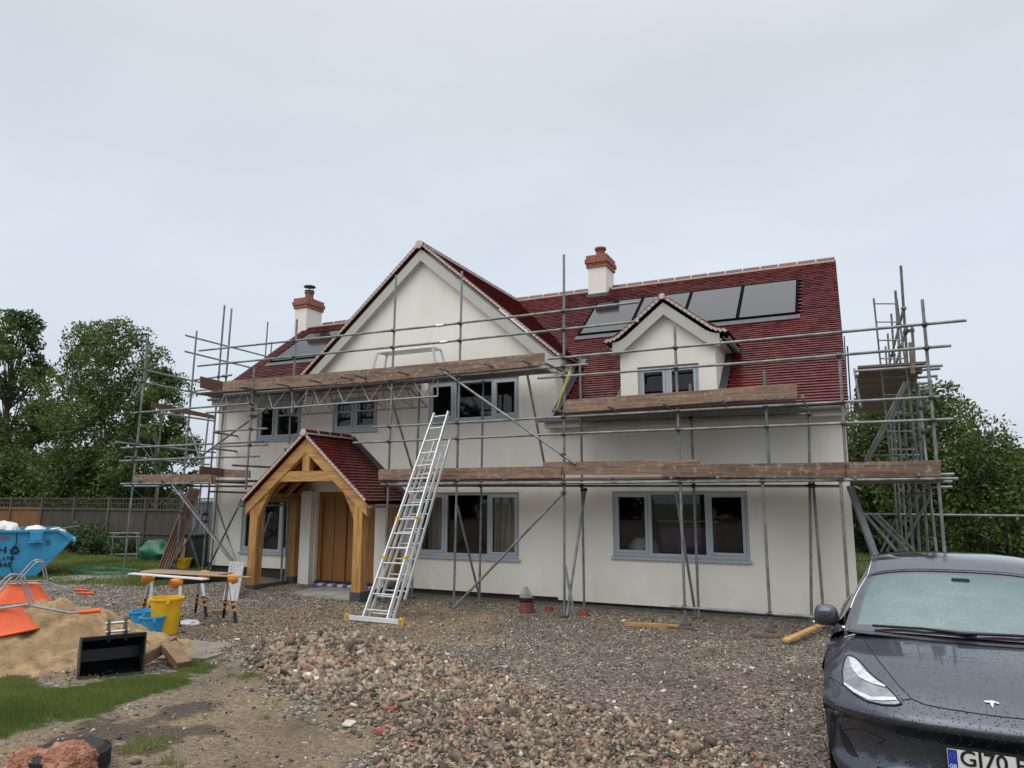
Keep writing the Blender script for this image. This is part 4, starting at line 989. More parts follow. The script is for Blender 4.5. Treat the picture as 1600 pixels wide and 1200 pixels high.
red = ramp(nt, [(0.0, (0.04, 0.03, 0.026)), (0.35, (0.155, 0.108, 0.088)), (0.75, (0.27, 0.19, 0.155)), (1.0, (0.58, 0.49, 0.42))]); L(nt, sc_.outputs[1], red.inputs[0])
tan = ramp(nt, [(0.3, (0.16, 0.115, 0.07)), (0.5, (0.31, 0.225, 0.135)), (0.7, (0.46, 0.35, 0.215))]); L(nt, fine.outputs[0], tan.inputs[0])
dirt = ramp(nt, [(0.3, (0.13, 0.095, 0.06)), (0.5, (0.27, 0.20, 0.13)), (0.68, (0.48, 0.38, 0.25))]); L(nt, fine.outputs[0], dirt.inputs[0])
mud = ramp(nt, [(0.3, (0.035, 0.026, 0.02)), (0.7, (0.11, 0.08, 0.06))]); L(nt, fine.outputs[0], mud.inputs[0])
gr = ramp(nt, [(0.3, (0.03, 0.05, 0.012)), (0.5, (0.075, 0.125, 0.025)), (0.7, (0.13, 0.19, 0.045))]); L(nt, fine.outputs[0], gr.inputs[0])
def mixf(a, bb, f, k=1.0):
    # sharpen the factor with fine noise so that zone edges are ragged
    ad = N(nt, 'ShaderNodeMath', operation='MULTIPLY_ADD'); ad.inputs[1].default_value = 1.6; L(nt, f, ad.inputs[0])
    su = N(nt, 'ShaderNodeMath', operation='MULTIPLY_ADD'); su.inputs[1].default_value = -1.1; su.inputs[2].default_value = 0.25; L(nt, fine.outputs[0], su.inputs[0]); L(nt, su.outputs[0], ad.inputs[2])
    cl = N(nt, 'ShaderNodeClamp'); L(nt, ad.outputs[0], cl.inputs[0]); mk = N(nt, 'ShaderNodeMath', operation='MULTIPLY'); mk.inputs[1].default_value = k; L(nt, cl.outputs[0], mk.inputs[0])
    mx = N(nt, 'ShaderNodeMixRGB'); L(nt, mk.outputs[0], mx.inputs[0]); L(nt, a, mx.inputs[1]); L(nt, bb, mx.inputs[2]); return mx.outputs[0]
c = mixf(grav.outputs[0], red.outputs[0], s2.outputs[1], 0.85); c = mixf(c, tan.outputs[0], s2.outputs[0], 0.75); c = mixf(c, dirt.outputs[0], s1.outputs[1]); c = mixf(c, mud.outputs[0], s1.outputs[2], .85); c = mixf(c, gr.outputs[0], s1.outputs[0])
bmx = N(nt, 'ShaderNodeMixRGB', blend_type='MULTIPLY'); bmx.inputs[0].default_value = 0.75; br_ = ramp(nt, [(0.32, (0.42, 0.40, 0.37)), (0.5, (0.95, 0.94, 0.91)), (0.68, (1.45, 1.40, 1.30))]); L(nt, big.outputs[0], br_.inputs[0]); L(nt, c, bmx.inputs[1]); L(nt, br_.outputs[0], bmx.inputs[2])
L(nt, bmx.outputs[0], b.inputs['Base Color'])
rr = ramp(nt, [(0.35, (0.45, 0.45, 0.45)), (0.6, (0.85, 0.85, 0.85))]); L(nt, big.outputs[0], rr.inputs[0]); L(nt, rr.outputs[0], b.inputs['Roughness'])
hh = N(nt, 'ShaderNodeMath', operation='ADD'); L(nt, vo.outputs['Distance'], hh.inputs[0]); L(nt, fine.outputs[0], hh.inputs[1])
bp = N(nt, 'ShaderNodeBump'); bp.inputs['Strength'].default_value = 1.0; bp.inputs['Distance'].default_value = 0.035; bp.invert = True; L(nt, hh.outputs[0], bp.inputs['Height']); L(nt, bp.outputs[0], b.inputs['Normal'])
me.materials.append(m); me.polygons.foreach_set('use_smooth', [True]*len(me.polygons))
go = bpy.data.objects.new('ground', me); COL.objects.link(go); tag(go, kind='structure')
# ---------------- loose stones
def stones(name, pts, sizes, m, label, cat, flat=0.65):
    n = len(pts); base = np.array([(-1, -1, -1), (1, -1, -1), (1, 1, -1), (-1, 1, -1), (-1, -1, 1), (1, -1, 1), (1, 1, 1), (-1, 1, 1)], np.float32)*0.5
    fq = np.array([(0, 3, 2, 1), (4, 5, 6, 7), (0, 1, 5, 4), (1, 2, 6, 5), (2, 3, 7, 6), (3, 0, 4, 7)], np.int32)
    P = np.asarray(pts, np.float32); S = np.asarray(sizes, np.float32)
    v = np.repeat(base[None], n, 0)*(1+rng.uniform(-.42, .12, (n, 8, 3)))
    v *= (S[:, None, None]*np.stack([rng.uniform(.8, 1.9, n), rng.uniform(.6, 1.2, n), rng.uniform(.25, 1.0, n)*flat*1.4], 1)[:, None, :])
    # random rotations
    q = rng.normal(size=(n, 4)); q[:, 1:3] *= 0.35; q /= np.linalg.norm(q, axis=1)[:, None]; w, x, y, z = q.T
    Rm = np.stack([1-2*(y*y+z*z), 2*(x*y-z*w), 2*(x*z+y*w), 2*(x*y+z*w), 1-2*(x*x+z*z), 2*(y*z-x*w), 2*(x*z-y*w), 2*(y*z+x*w), 1-2*(x*x+y*y)], 1).reshape(n, 3, 3)
    v = np.einsum('nij,nkj->nki', Rm, v)+P[:, None, :]
    f = (fq[None]+(np.arange(n)*8)[:, None, None]).reshape(-1, 4)
    o = np_mesh(name, v.reshape(-1, 3), f, m); return tag(o, label, cat, kind='stuff')
def stone_mat(name, stops):
    m, nt, b = newmat(name); g = N(nt, 'ShaderNodeNewGeometry'); rp = ramp(nt, stops); L(nt, g.outputs['Random Per Island'], rp.inputs[0])
    tc = N(nt, 'ShaderNodeTexCoord'); no = N(nt, 'ShaderNodeTexNoise'); no.inputs['Scale'].default_value = 35; no.inputs['Detail'].default_value = 6; L(nt, tc.outputs['Object'], no.inputs[0])
    r2 = ramp(nt, [(0.3, (.6, .58, .56)), (0.7, (1.25, 1.22, 1.2))]); L(nt, no.outputs[0], r2.inputs[0]); mx = N(nt, 'ShaderNodeMixRGB', blend_type='MULTIPLY'); mx.inputs[0].default_value = 1; L(nt, rp.outputs[0], mx.inputs[1]); L(nt, r2.outputs[0], mx.inputs[2])
    L(nt, mx.outputs[0], b.inputs[0]); b.inputs['Roughness'].default_value = 0.62
    bm = N(nt, 'ShaderNodeBump'); bm.inputs['Strength'].default_value = 0.5; bm.inputs['Distance'].default_value = 0.01; L(nt, no.outputs[0], bm.inputs['Height']); L(nt, bm.outputs[0], b.inputs['Normal'])
    return m
M['rubble'] = stone_mat('rubble_stone', [(0.0, (0.04, 0.033, 0.026)), (0.2, (0.13, 0.10, 0.078)), (0.45, (0.24, 0.185, 0.135)), (0.62, (0.38, 0.30, 0.21)), (0.78, (0.27, 0.195, 0.135)), (0.86, (0.34, 0.15, 0.09)), (0.89, (0.30, 0.24, 0.17)), (0.98, (0.46, 0.39, 0.29)), (1.0, (0.80, 0.75, 0.66))])
M['gravel'] = stone_mat('gravel_stone', [(0.0, (0.03, 0.025, 0.02)), (0.3, (0.11, 0.092, 0.07)), (0.6, (0.24, 0.195, 0.15)), (0.8, (0.22, 0.145, 0.115)), (0.92, (0.44, 0.37, 0.29)), (1.0, (0.85, 0.80, 0.72))])
pts = []; sz = []
while len(pts) < 12000:
    x = random.uniform(-8.2, 0.2); y = random.uniform(2.8, 9.5); d = sdist(x, y, PRUB)+0.25*noise.noise(Vector((x*2, y*2, 1)))
    pr = sm(d/0.7+0.35)
    if random.random() > pr: continue
    core = math.exp(-(((x+5.7)/1.6)**2+((y-6.9)/1.1)**2)); s = random.choice([0.03, 0.035, 0.04, 0.05, 0.05, 0.065])*(0.68+0.55*core)*random.uniform(.6, 1.4)
    if random.random() < 0.03: s *= 1.7
    pts.append((x, y, ground_z(x, y)+s*0.15)); sz.append(s)
stones('rubble', pts, sz, M['rubble'], 'broken brick and concrete rubble heaped and spread across the drive', 'rubble')
pts = []; sz = []
while len(pts) < 42000:
    x = -9.5+12*random.random()**0.8; y = 2.6+10.4*random.random()**1.25
    if random.random() < .25: x = random.uniform(-14.5, -7); y = random.uniform(6.5, 12.5)
    if sdist(x, y, PG) > 0.0 or sdist(x, y, LAWN) > 0: continue
    inD = sdist(x, y, PD) > 0
    if inD and random.random() < 0.8: continue
    s = random.uniform(.009, .024)*(1.0 if random.random() < .96 else 1.9); pts.append((x, y, ground_z(x, y)+s*.15)); sz.append(s)
stones('gravel', pts, sz, M['gravel'], 'small loose gravel covering the drive', 'gravel')
M['chip'] = mat('pale_chip', (.55, .52, .45), .7, 0, .3, 20)
# single loose pieces that stand out
for i, (px, py, s, m_, lab) in enumerate([(612, 1110, .06, 'brickred', 'bright orange red brick lump in the middle of the rubble, upper of two'), (595, 1145, .055, 'brickred', 'bright orange red brick lump at the left edge of the rubble, lower of two'),
        (545, 1135, .07, 'chip', 'pale flat stone chip at the left edge of the rubble'), (790, 1048, .09, 'concrete', 'large flat grey brown stone lying right of the rubble heap')]):
    p = onG(px, py); mb = MB(); 
    vs = [];  mb.box((p.x, p.y, p.z+s*.25), (s*1.3, s, s*.55), Matrix.Rotation(i*0.9, 3, 'Z'))
    mb.v = [tuple(Vector(v)+Vector((random.uniform(-1, 1), random.uniform(-1, 1), random.uniform(-1, 1)))*s*.26) for v in mb.v]
    o = mb.build('loose_stone', M[m_], loc=p, bevel=s*.06); tag(o, lab, 'stone', 'loose lumps on the rubble')
# ---------------- grass
def grass(name, poly_list, n, h, label, box, wid=0.006, lean=.5):
    P = []; 
    while len(P) < n:
        x = random.uniform(box[0], box[1]); y = random.uniform(box[2], box[3])
        d = max(sdist(x, y, p) for p in poly_list)+0.45*noise.noise(Vector((x*2.2, y*2.2, 2)))+.22*noise.noise(Vector((x*9, y*9, 4)))
        if d < 0 or random.random() > min(1, 0.10+d*3.2): continue
        P.append((x, y, ground_z(x, y), 0.5+0.5*min(1, .3+d*3)))
    P = np.array(P, np.float32); n = len(P); a = rng.uniform(0, 2*np.pi, n); hh = h*rng.uniform(.45, 1.3, n)*P[:, 3]*(1); ln = rng.uniform(.1, lean, n)*hh; b_ = rng.uniform(0, 2*np.pi, n)
    W = wid*rng.uniform(.7, 1.5, n); dx, dy = np.cos(a)*W, np.sin(a)*W; lx, ly = np.cos(b_)*ln, np.sin(b_)*ln
    v0 = np.stack([P[:, 0]-dx, P[:, 1]-dy, P[:, 2]-.01], 1); v1 = np.stack([P[:, 0]+dx, P[:, 1]+dy, P[:, 2]-.01], 1)
    v2 = np.stack([P[:, 0]+dx*.5+lx, P[:, 1]+dy*.5+ly, P[:, 2]+hh], 1)
    v = np.stack([v0, v1, v2], 1).reshape(-1, 3); f = np.arange(3*n).reshape(-1, 3)
    return tag(np_mesh(name, v, f, M['grass'], nper=3), label, 'grass', kind='stuff')
grass('grass', [PG], 60000, 0.034, 'short bright green grass strip at the lower left', (-9.5, -5.2, 2.8, 6.6), 0.0035)
TU = [poly_world(q) for q in ([(368, 1046), (400, 1044), (408, 1056), (378, 1058)], [(418, 1080), (450, 1078), (452, 1098), (420, 1100)], [(400, 1118), (436, 1112), (440, 1132), (400, 1135)], [(270, 1185), (320, 1180), (318, 1200), (272, 1200)], [(190, 1160), (236, 1158), (240, 1176), (195, 1176)], [(1260, 1085), (1262, 1085), (1262, 1087)])]
grass('weed_tufts', TU, 900, 0.04, 'small green weed tufts on the bare soil', (-7.5, -3.5, 2.8, 7.5), 0.006)
grass('lawn', [LAWN], 60000, 0.07, 'rough green lawn before the back fence on the left', (-24, -13, 8.6, 17), 0.010)
grass('field', [LAWN2], 9000, 0.12, 'green field beyond the right end of the house', (-0.2, 14, 17.5, 30), 0.02)
# concrete edging slab and dark kerb board
k = MB(); 
for i in range(8):
    a = Vector((-21+i*.95, 8.45+i*.28, 0))
o = MB().bar(onZ(-60, 921, .16), onZ(205, 921, .16), 0.06, 0.12).build('kerb_board', M['black']); tag(o, kind='structure')
sl = [onZ(62, 912, .22), onZ(195, 906, .22), onZ(210, 896, .22), onZ(80, 903, .22)]
tag(MB().prism(sl, (0, 0, .03)).build('concrete_path', M['concrete']), kind='structure')
# ================================================================ SAND PILE
def sand_h(a, b_):
    h = 0.62*math.exp(-((a/1.05)**2+(b_/0.8)**2)*0.9)+0.35*math.exp(-(((a-1.0)/0.55)**2+((b_+.1)/.5)**2))
    return h
SPX, SPY = -8.62, 5.85
G_ = []
n = 130
ax = Vector((0.56, 0.83, 0)); ay = Vector((-.83, .56, 0))
for i in range(n+1):
    row = []
    for j in range(n+1):
        a = -2.6+5.2*i/n; c_ = -2.0+4.0*j/n
        x = SPX+ax.x*a+ay.x*c_; y = SPY+ax.y*a+ay.y*c_
        h = 0.57*math.exp(-((a/.85)**2+(c_/.72)**2))+0.36*math.exp(-(((a+1.15)/.8)**2+((c_+.25)/.80)**2))+0.08*math.exp(-(((a-1.05)/.42)**2+((c_+.15)/.42)**2))
        if h > .03: h += .09*noise.noise(Vector((x*2.4, y*2.4, 0)))+.06*noise.noise(Vector((x*7, y*7, 1)))+.022*noise.noise(Vector((x*20, y*20, 2)))
        row.append((x, y, hbase(x, y)-0.06+h*1.08))
    G_.append(row)
M['sand'] = mat('wet_sand', (0.47, 0.325, 0.175), 0.9, 0, 0.4, 7, 1.0, 60, col2=(0.23, 0.15, 0.078))
o = MB().grid(G_).build('sand_pile', M['sand'], smooth=True, loc=(SPX, SPY, 0.2)); tag(o, 'heap of brown building sand behind the digger bucket', 'sand pile')
# ================================================================ FENCE, SHED, TREES
FY = 16.6
fence = thing('garden_fence', 'weathered brown close boarded garden fence with trellis top behind the skip', 'fence', (-24, FY, .2))
def fz(x): return ground_z(x, FY)
x = -34.0; i = 0
ztop = onY(140, 779, FY).z
while x < -16.2:
    x1 = x+1.83; z0 = 0.15
    tr = ztop; zb = ztop-0.33
    m_ = M['fence_new'] if x < -28.0 else M['fence']
    mb = MB()
    nb = 15
    for k in range(nb):
        xx = x+.06+(1.71)*k/nb; mb.box((xx+.06, FY+random.uniform(-.004, .004), (z0+zb)/2), (1.71/nb-.004, 0.016, zb-z0), Matrix.Rotation(0.12, 3, 'Z'))
    mb.box((x+.915, FY-.03, z0+.75), (1.75, .035, .07)).box((x+.915, FY-.03, zb-.03), (1.75, .04, .08))
    pnl = mb.build('fence_panel', m_, fence)
    if m_ is M['fence_new']: pnl['label'] = 'newer orange brown fence panel'
    tl = MB(); tl.box((x+.915, FY, ztop), (1.75, .04, .04))
    for k in range(12): tl.box((x+.1+k*.148, FY, (zb+ztop)/2), (.022, .02, ztop-zb))
    tl.box((x+.915, FY+.01, zb+.16), (1.75, .018, .022)); tl.build('trellis', M['fence'], fence)
    MB().box((x, FY, (z0+ztop)/2+.03), (.10, .10, ztop-z0+.06)).build('fence_post', M['fence'], fence)
    x = x1; i += 1
shed = thing('metal_shed', 'grey ribbed metal clad shed at the left end of the house', 'shed', (-16.4, 15.6, .2))
sh = MB(); zt_ = onY(305, 786, 15.0).z
xa, xb = -17.15, -15.6
for k in range(24):
    u = xa+(xb-xa)*k/24; sh.box((u+.03, 15.0-(.02 if k % 2 else 0), (0.2+zt_)/2), ((xb-xa)/24, .02, zt_-.2))
for k in range(24):
    u = 15.0+2.0*k/24; sh.box((xa-(.02 if k % 2 else 0), u+.04, (0.2+zt_)/2), (.02, 2.0/24, zt_-.2))
sh.build('cladding', M['corr'], shed); MB().box(((xa+xb)/2, 16.0, zt_+.03), (xb-xa+.1, 2.1, .05)).build('shed_roof', M['corr'], shed)
# ---- trees
def crown_leaves(clumps, n, size, m, name, parent, loc, squash=1.0):
    C = np.array([c[:3] for c in clumps], np.float32); Rr = np.array([c[3] for c in clumps], np.float32)
    w = Rr**2; w /= w.sum(); idx = rng.choice(len(C), n, p=w)
    d = rng.normal(size=(n, 3)); d /= np.linalg.norm(d, axis=1)[:, None]
    rad = Rr[idx]*rng.uniform(0.35, 1.06, n)**0.6
    # sub clumping so sprays stick out and gaps open
    P = C[idx]+d*rad[:, None]*np.array([1, 1, .85])
    k = np.array([0.9, 0.9, 0.9]); ph = np.sin(P[:, 0]*3.1+C[idx, 1])*np.sin(P[:, 1]*2.7+1)*np.sin(P[:, 2]*3.3+C[idx, 0])
    keep = ph > rng.uniform(-.70, .42, n); P = P[keep]; n = len(P)
    a = rng.normal(size=(n, 3)); a /= np.linalg.norm(a, axis=1)[:, None]; b_ = rng.normal(size=(n, 3)); b_ -= a*(a*b_).sum(1)[:, None]; b_ /= np.linalg.norm(b_, axis=1)[:, None]
    s = size*rng.uniform(.6, 1.35, n)[:, None]
    v = np.stack([P-a*s, P-b_*s*.45, P+a*s, P+b_*s*.45], 1).reshape(-1, 3)-np.array(loc, np.float32)
    return np_mesh(name, v, np.arange(4*n).reshape(-1, 4), m, parent)
def tree(name, label, base, height, width, n, size, leafm, bark, seed, group=None, trunk_r=.16, low=.18, nc=60, depth=None, cat='tree', stems=1):
    r_ = random.Random(seed); bx, by, bz = base; t = thing(name, label, cat, base, group); depth = depth or width
    cl = []; mb = MB()
    for s in range(stems):
        ox = (s-(stems-1)/2)*width*.28+r_.uniform(-.2, .2); lean = r_.uniform(-.06, .06)
        pts = [Vector((bx+ox+lean*height*f+.12*math.sin(f*5+s), by+r_.uniform(-.05, .05), bz+height*.88*f-(.2 if f == 0 else 0))) for f in [i/8 for i in range(9)]]
        mb.path(pts, [trunk_r*(1-.88*i/8) for i in range(9)], 8)
        for k in range(nc//stems):
            f = low+(1-low)*(k+.5)/(nc/stems); hh = bz+height*f
            prof = math.sin(math.pi*min(1, .16+.84*f*.98))**.62 if f > .3 else .55+f*1.2
            ang = r_.uniform(0, 2*math.pi); rad = r_.uniform(.15, .95)**.6*prof*.5
            cx = bx+ox*.6+math.cos(ang)*rad*width*.86; cy = by+math.sin(ang)*rad*depth*.86; cr = width*r_.uniform(.075, .15)*(1.15-.5*f)
            cl.append((cx, cy, min(hh, bz+height-cr*.8), cr))
            if k % 2 == 0:
                p0 = pts[min(7, int(f*7))]; mid = Vector(((p0.x+cx)/2, (p0.y+cy)/2, (p0.z+hh)/2-.1)); mb.path([p0, mid, Vector((cx, cy, hh))], [trunk_r*.28, trunk_r*.18, trunk_r*.07], 5)
    mb.build('trunk', bark, t, smooth=True)
    crown_leaves(cl, n, size, leafm, 'crown', t, base)
    return t
GL = 'trees behind the garden fence'
def tx(px, Y): return onY(px, 700, Y).x
def tz(px, py, Y): return onY(px, py, Y).z
tree('birch_tree', 'tall broad birch with pale trunks behind the fence left of the house', (tx(158, 21.5), 21.5, 0), tz(150, 508, 21.5), 8.4, 76000, .085, M['leaf_birch'], M['birch'], 3, GL, .13, .13, 170, 6, stems=3)
tree('birch_tree', 'smaller birch right beside the house end, its crown crossed by scaffold tubes', (tx(243, 20.6), 20.6, 0), tz(250, 575, 20.6), 3.9, 26000, .08, M['leaf_birch'], M['birch'], 5, GL, .10, .16, 70, 4)
tree('robinia_tree', 'tall light green loose tree at the left edge of the photo', (tx(8, 21.5), 21.5, 0), tz(40, 484, 21.5), 6.0, 42000, .10, M['leaf_oak'], M['bark'], 9, GL, .2, .12, 110, 5)
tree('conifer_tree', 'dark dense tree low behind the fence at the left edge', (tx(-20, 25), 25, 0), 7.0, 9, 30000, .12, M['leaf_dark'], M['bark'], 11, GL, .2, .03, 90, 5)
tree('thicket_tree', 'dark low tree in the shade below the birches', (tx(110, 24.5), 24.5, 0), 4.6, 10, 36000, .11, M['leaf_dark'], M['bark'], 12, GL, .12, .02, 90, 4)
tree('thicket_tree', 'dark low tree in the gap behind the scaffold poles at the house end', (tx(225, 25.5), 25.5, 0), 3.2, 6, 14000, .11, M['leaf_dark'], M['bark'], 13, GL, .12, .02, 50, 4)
GRR = 'trees beyond the right end of the house'
tree('oak_tree', 'largest rounded oak directly behind the right hand scaffolding', (tx(1430, 31), 31, 0), tz(1455, 597, 31), 9.0, 95000, .085, M['leaf_oak'], M['bark'], 21, GRR, .3, .03, 190, 7)
tree('oak_tree', 'spreading oak sloping down right of the largest one', (tx(1560, 34), 34, 0), tz(1540, 700, 34), 8.0, 70000, .09, M['leaf_oak'], M['bark'], 22, GRR, .3, .03, 160, 7)
tree('oak_tree', 'lower oak at the right edge of the photo', (tx(1690, 38), 38, 0), tz(1600, 722, 38), 9, 40000, .11, M['leaf_birch'], M['bark'], 23, GRR, .3, .05, 110, 7)
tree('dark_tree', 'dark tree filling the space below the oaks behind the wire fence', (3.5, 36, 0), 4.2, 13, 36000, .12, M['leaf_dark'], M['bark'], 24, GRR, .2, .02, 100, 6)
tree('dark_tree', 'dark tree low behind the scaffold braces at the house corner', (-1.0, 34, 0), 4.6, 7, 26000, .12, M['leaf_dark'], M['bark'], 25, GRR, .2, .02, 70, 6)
GB = 'trees behind the camera mirrored in the glass'
for i, (x, y, h, w_) in enumerate([(-26, -16, 9, 10), (-15, -20, 12, 11), (-5, -22, 11, 10), (6, -20, 12, 11), (17, -18, 10, 11), (-36, -8, 10, 10)]):
    tree('roadside_tree', 'dark tree on the near side of the yard mirrored in the windows', (x, y, .4), h, w_, 7000, .34, M['leaf_dark'], M['bark'], 40+i, GB, .25, .04, 60, 7)
# bushes at the fence
def bush(base, w_, h, n, label, m='leaf_hedge', size=.05, seed=1):
    r_ = random.Random(seed); cl = [(base[0]+r_.uniform(-.5, .5)*w_, base[1]+r_.uniform(-.3, .3), base[2]+h*r_.uniform(.15, .75), w_*r_.uniform(.14, .26)) for _ in range(14)]
    t = thing('bush', label, 'bush', base, 'bushes along the fence'); crown_leaves(cl, n, size, M[m], 'foliage', t, base)
    mb = MB()
    for c in cl[:6]: mb.path([Vector(base), Vector((c[0], c[1], c[2]))], [.015, .006], 5)
    mb.build('stem', M['bark'], t)
p = onY(115, 880, 15.9); bush((p.x, 15.9, .2), 2.0, 1.1, 9000, 'tall tangled bush just right of the skip', seed=2)
p = onY(150, 885, 15.7); bush((p.x, 15.7, .2), 1.8, .8, 7000, 'middle bush with yellow green shoots before the grey fence', seed=3)
p = onY(182, 885, 15.8); bush((p.x, 15.8, .2), 1.2, .6, 4000, 'small low bush beside the metal stand', seed=4)
p = onY(250, 880, 15.9); bush((p.x, 15.9, .2), 1.0, .5, 3000, 'low bush beside the green sheet', seed=5)
p = onZ(1585, 868, 0); bush((p.x, p.y, 0), 2.6, 1.2, 7000, 'yellow green bush in the field above the car roof', seed=6, size=.09)
# wire fence on the right
wf = thing('wire_fence', 'dark mesh fence panels in the field beyond the car', 'fence', (6, 25.5, 0))
for i in range(6):
    x0 = -1+i*2.6; mb = MB()
    for k in range(26): mb.tube((x0+k*.1, 25.5, .1), (x0+k*.1, 25.5, 1.55), .008, 4, caps=False)
    for z in (.1, .8, 1.55): mb.tube((x0, 25.5, z), (x0+2.5, 25.5, z), .012, 4)
    mb.build('mesh_panel', M['black'], wf); MB().tube((x0, 25.5, 0), (x0, 25.5, 1.7), .025, 6).build('fence_post', M['black'], wf)
# ================================================================ SKIP
a0 = onZ(50, 906, .17)            # near lower right corner
SKR = R(57)
skip = thing('waste_skip', 'bright blue steel skip piled with rubbish bags at the left edge', 'skip', (a0.x, a0.y, .17), local=True, rot=(0, 0, SKR))
prof = [(0, 0), (.98, .78), (1.12, .86), (.55, 1.10), (-2.9, 1.10), (-3.4, .86), (-3.25, .78), (-2.3, 0)]
side = [(0, 0), (.70, .86), (.42, 1.12), (-2.85, 1.12), (-3.3, .86), (-2.25, 0)]
Wd = 1.6
b_ = MB(); t_ = .03
for y in (0, Wd): b_.prism([(x, y, z) for x, z in side], (0, .02, 0))
b_.add([(0, 0, 0), (.70, 0, .86), (.70, Wd, .86), (0, Wd, 0)], [(0, 1, 2, 3)]); b_.add([(-2.25, 0, 0), (-3.3, 0, .86), (-3.3, Wd, .86), (-2.25, Wd, 0)], [(0, 1, 2, 3)]); b_.box((-1.1, Wd/2, .02), (2.2, Wd-.04, .03))
b_.build('body', M['skip'], skip)
rim = MB()
for y in (-.02, Wd+.02): rim.bar((-2.85, y, 1.13), (.42, y, 1.13), .08, .06).bar((.42, y, 1.13), (.80, y, .86), .08, .06).bar((-2.85, y, 1.13), (-3.36, y, .86), .08, .06)
rim.bar((.78, -.02, .87), (.78, Wd, .87), .07, .05); rim.build('rim', M['skip'], skip, bevel=.008)
for x in (.0, -2.2): MB().box((x, -.05, .98), (.26, .09, .26)).box((x, -.09, .86), (.32, .03, .03)).build('lifting_lug', M['skip'], skip, bevel=.01)
for x in (.0, -2.2): MB().tube((x+.02, -.05, .92), (x+.02, -.16, .92), .03, 10).build('lug_pin', M['skip'], skip)
def stext(s, size, x, z, m='ink', bold=.004, sx=1.0): return text_mesh(s, size, 'lettering', M[m], skip, Matrix.Translation((x, -.006, z)) @ Matrix.Rotation(R(90), 4, 'X'), .002, bold, sx)
SPX_ = lambda px, py: None
def skl(px, py):   # pixel to the skip's near face
    n_ = Vector((-math.sin(SKR), math.cos(SKR), 0)); d = ray(px, py); t = (Vector((a0.x, a0.y, 0))-CAM).dot(n_)/d.dot(n_); P = CAM+d*t-Vector((a0.x, a0.y, .17))
    return P.dot(Vector((math.cos(SKR), math.sin(SKR), 0))), P.z
x_, z_ = skl(71, 853); stext('B', .17, x_, z_-.02, bold=.0)
x_, z_ = skl(-7, 867); stext('H', .19, x_+.02, z_+.0, bold=.008, sx=1.35)
x_, z_ = skl(-2, 877); stext('AL LTD', .105, x_-.10, z_, sx=1.15)
x_, z_ = skl(-2, 887); stext('345', .145, x_-.02, z_-.02, sx=1.15)
x_, z_ = skl(-2, 845); stext('POWER', .10, x_-.22, z_, 'redink', sx=1.25)
x_, z_ = skl(23, 860)
rc = MB()
for k in range(3):
    a = R(90+120*k); c_ = Vector((x_+.0, -.008, z_)); rr = .115
    p0 = c_+Vector((math.cos(a)*rr, 0, math.sin(a)*rr)); a2 = a+R(120); p1 = c_+Vector((math.cos(a2)*rr, 0, math.sin(a2)*rr))
    rc.bar(p0.lerp(p1, .10), p0.lerp(p1, .60), .042, .01, (0, 1, 0)); d_ = (p1-p0).normalized(); q = p0.lerp(p1, .60); nn = Vector((-d_.z, 0, d_.x))
    rc.prism([q+nn*.042, q-nn*.042, q+d_*.06], (0, -.006, 0))
rc.build('recycling_symbol', M['ink'], skip)
mb = MB().path([(x_+.0, -.03, 1.12), (x_+.02, -.03, .9), (x_-.03, -.02, .6), (x_-.05, -.02, .35), (x_+.02, -.03, .12), (x_+.10, -.05, -.02)], .010, 6)
o = mb.build('hanging_strap', M['ink'], skip)
def blob(mb, c, r_, sq=(1, 1, .6), seed=0, n=14):
    G = []
    for i in range(n+1):
        th = math.pi*i/n; row = []
        for j in range(2*n+1):
            ph = 2*math.pi*(j % (2*n))/(2*n); d = Vector((math.sin(th)*math.cos(ph)*sq[0], math.sin(th)*math.sin(ph)*sq[1], math.cos(th)*sq[2]))
            row.append(Vector(c)+d*r_*(1+.28*noise.noise(d*2.6+Vector((seed, 0, 0)))+.10*noise.noise(d*7+Vector((seed, 0, 0)))))
        G.append(row)
    return mb.grid(G)
def inskip(l, y, z): return Vector((a0.x, a0.y, .17))+Matrix.Rotation(SKR, 3, 'Z')@Vector((l, y, z))
for i, (l, y, z, r_, m_, lab) in enumerate([(-.75, .5, 1.14, .34, 'sack', 'large white plastic bag heaped in the skip'), (-.05, .5, 1.10, .22, 'sack', 'smaller white plastic bag at the skip end'), (-1.5, .7, 1.1, .4, 'sack', 'bulky pale bag at the photo edge in the skip'), (.38, .6, 1.06, .17, 'white', 'small pale crumpled bag nearest the skip corner')]):
    c_ = inskip(l, y, z); o = blob(MB(), c_, r_, (1.25, 1, .62), i*7.1).build('rubbish_bag', M[m_], smooth=True, loc=c_); tag(o, lab, 'bag', 'bags in the skip')
c_ = inskip(-.95, .2, 1.18); o = MB().box(c_, (.7, .3, .03), Matrix.Rotation(.1, 3, 'Z')@Matrix.Rotation(.05, 3, 'Y')).build('cardboard_piece', M['pine'], loc=c_); tag(o, 'flat brown cardboard piece on the skip beside the bags', 'cardboard')
o = MB().bar(inskip(.2, .4, 1.12), inskip(.85, .3, 1.22), .03, .02).build('lath', M['concrete'], loc=inskip(.2, .4, 1.12)); tag(o, 'thin pale lath sticking out over the skip end', 'timber')
fillm = MB().box(inskip(-1.1, Wd/2, .95), (3.3, 1.4, .1), Matrix.Rotation(SKR, 3, 'Z')).build('rubbish_fill', M['clamp'], loc=inskip(-1.1, .8, .95)); tag(fillm, 'mixed rubbish filling the skip under the bags', 'rubbish', kind='stuff')
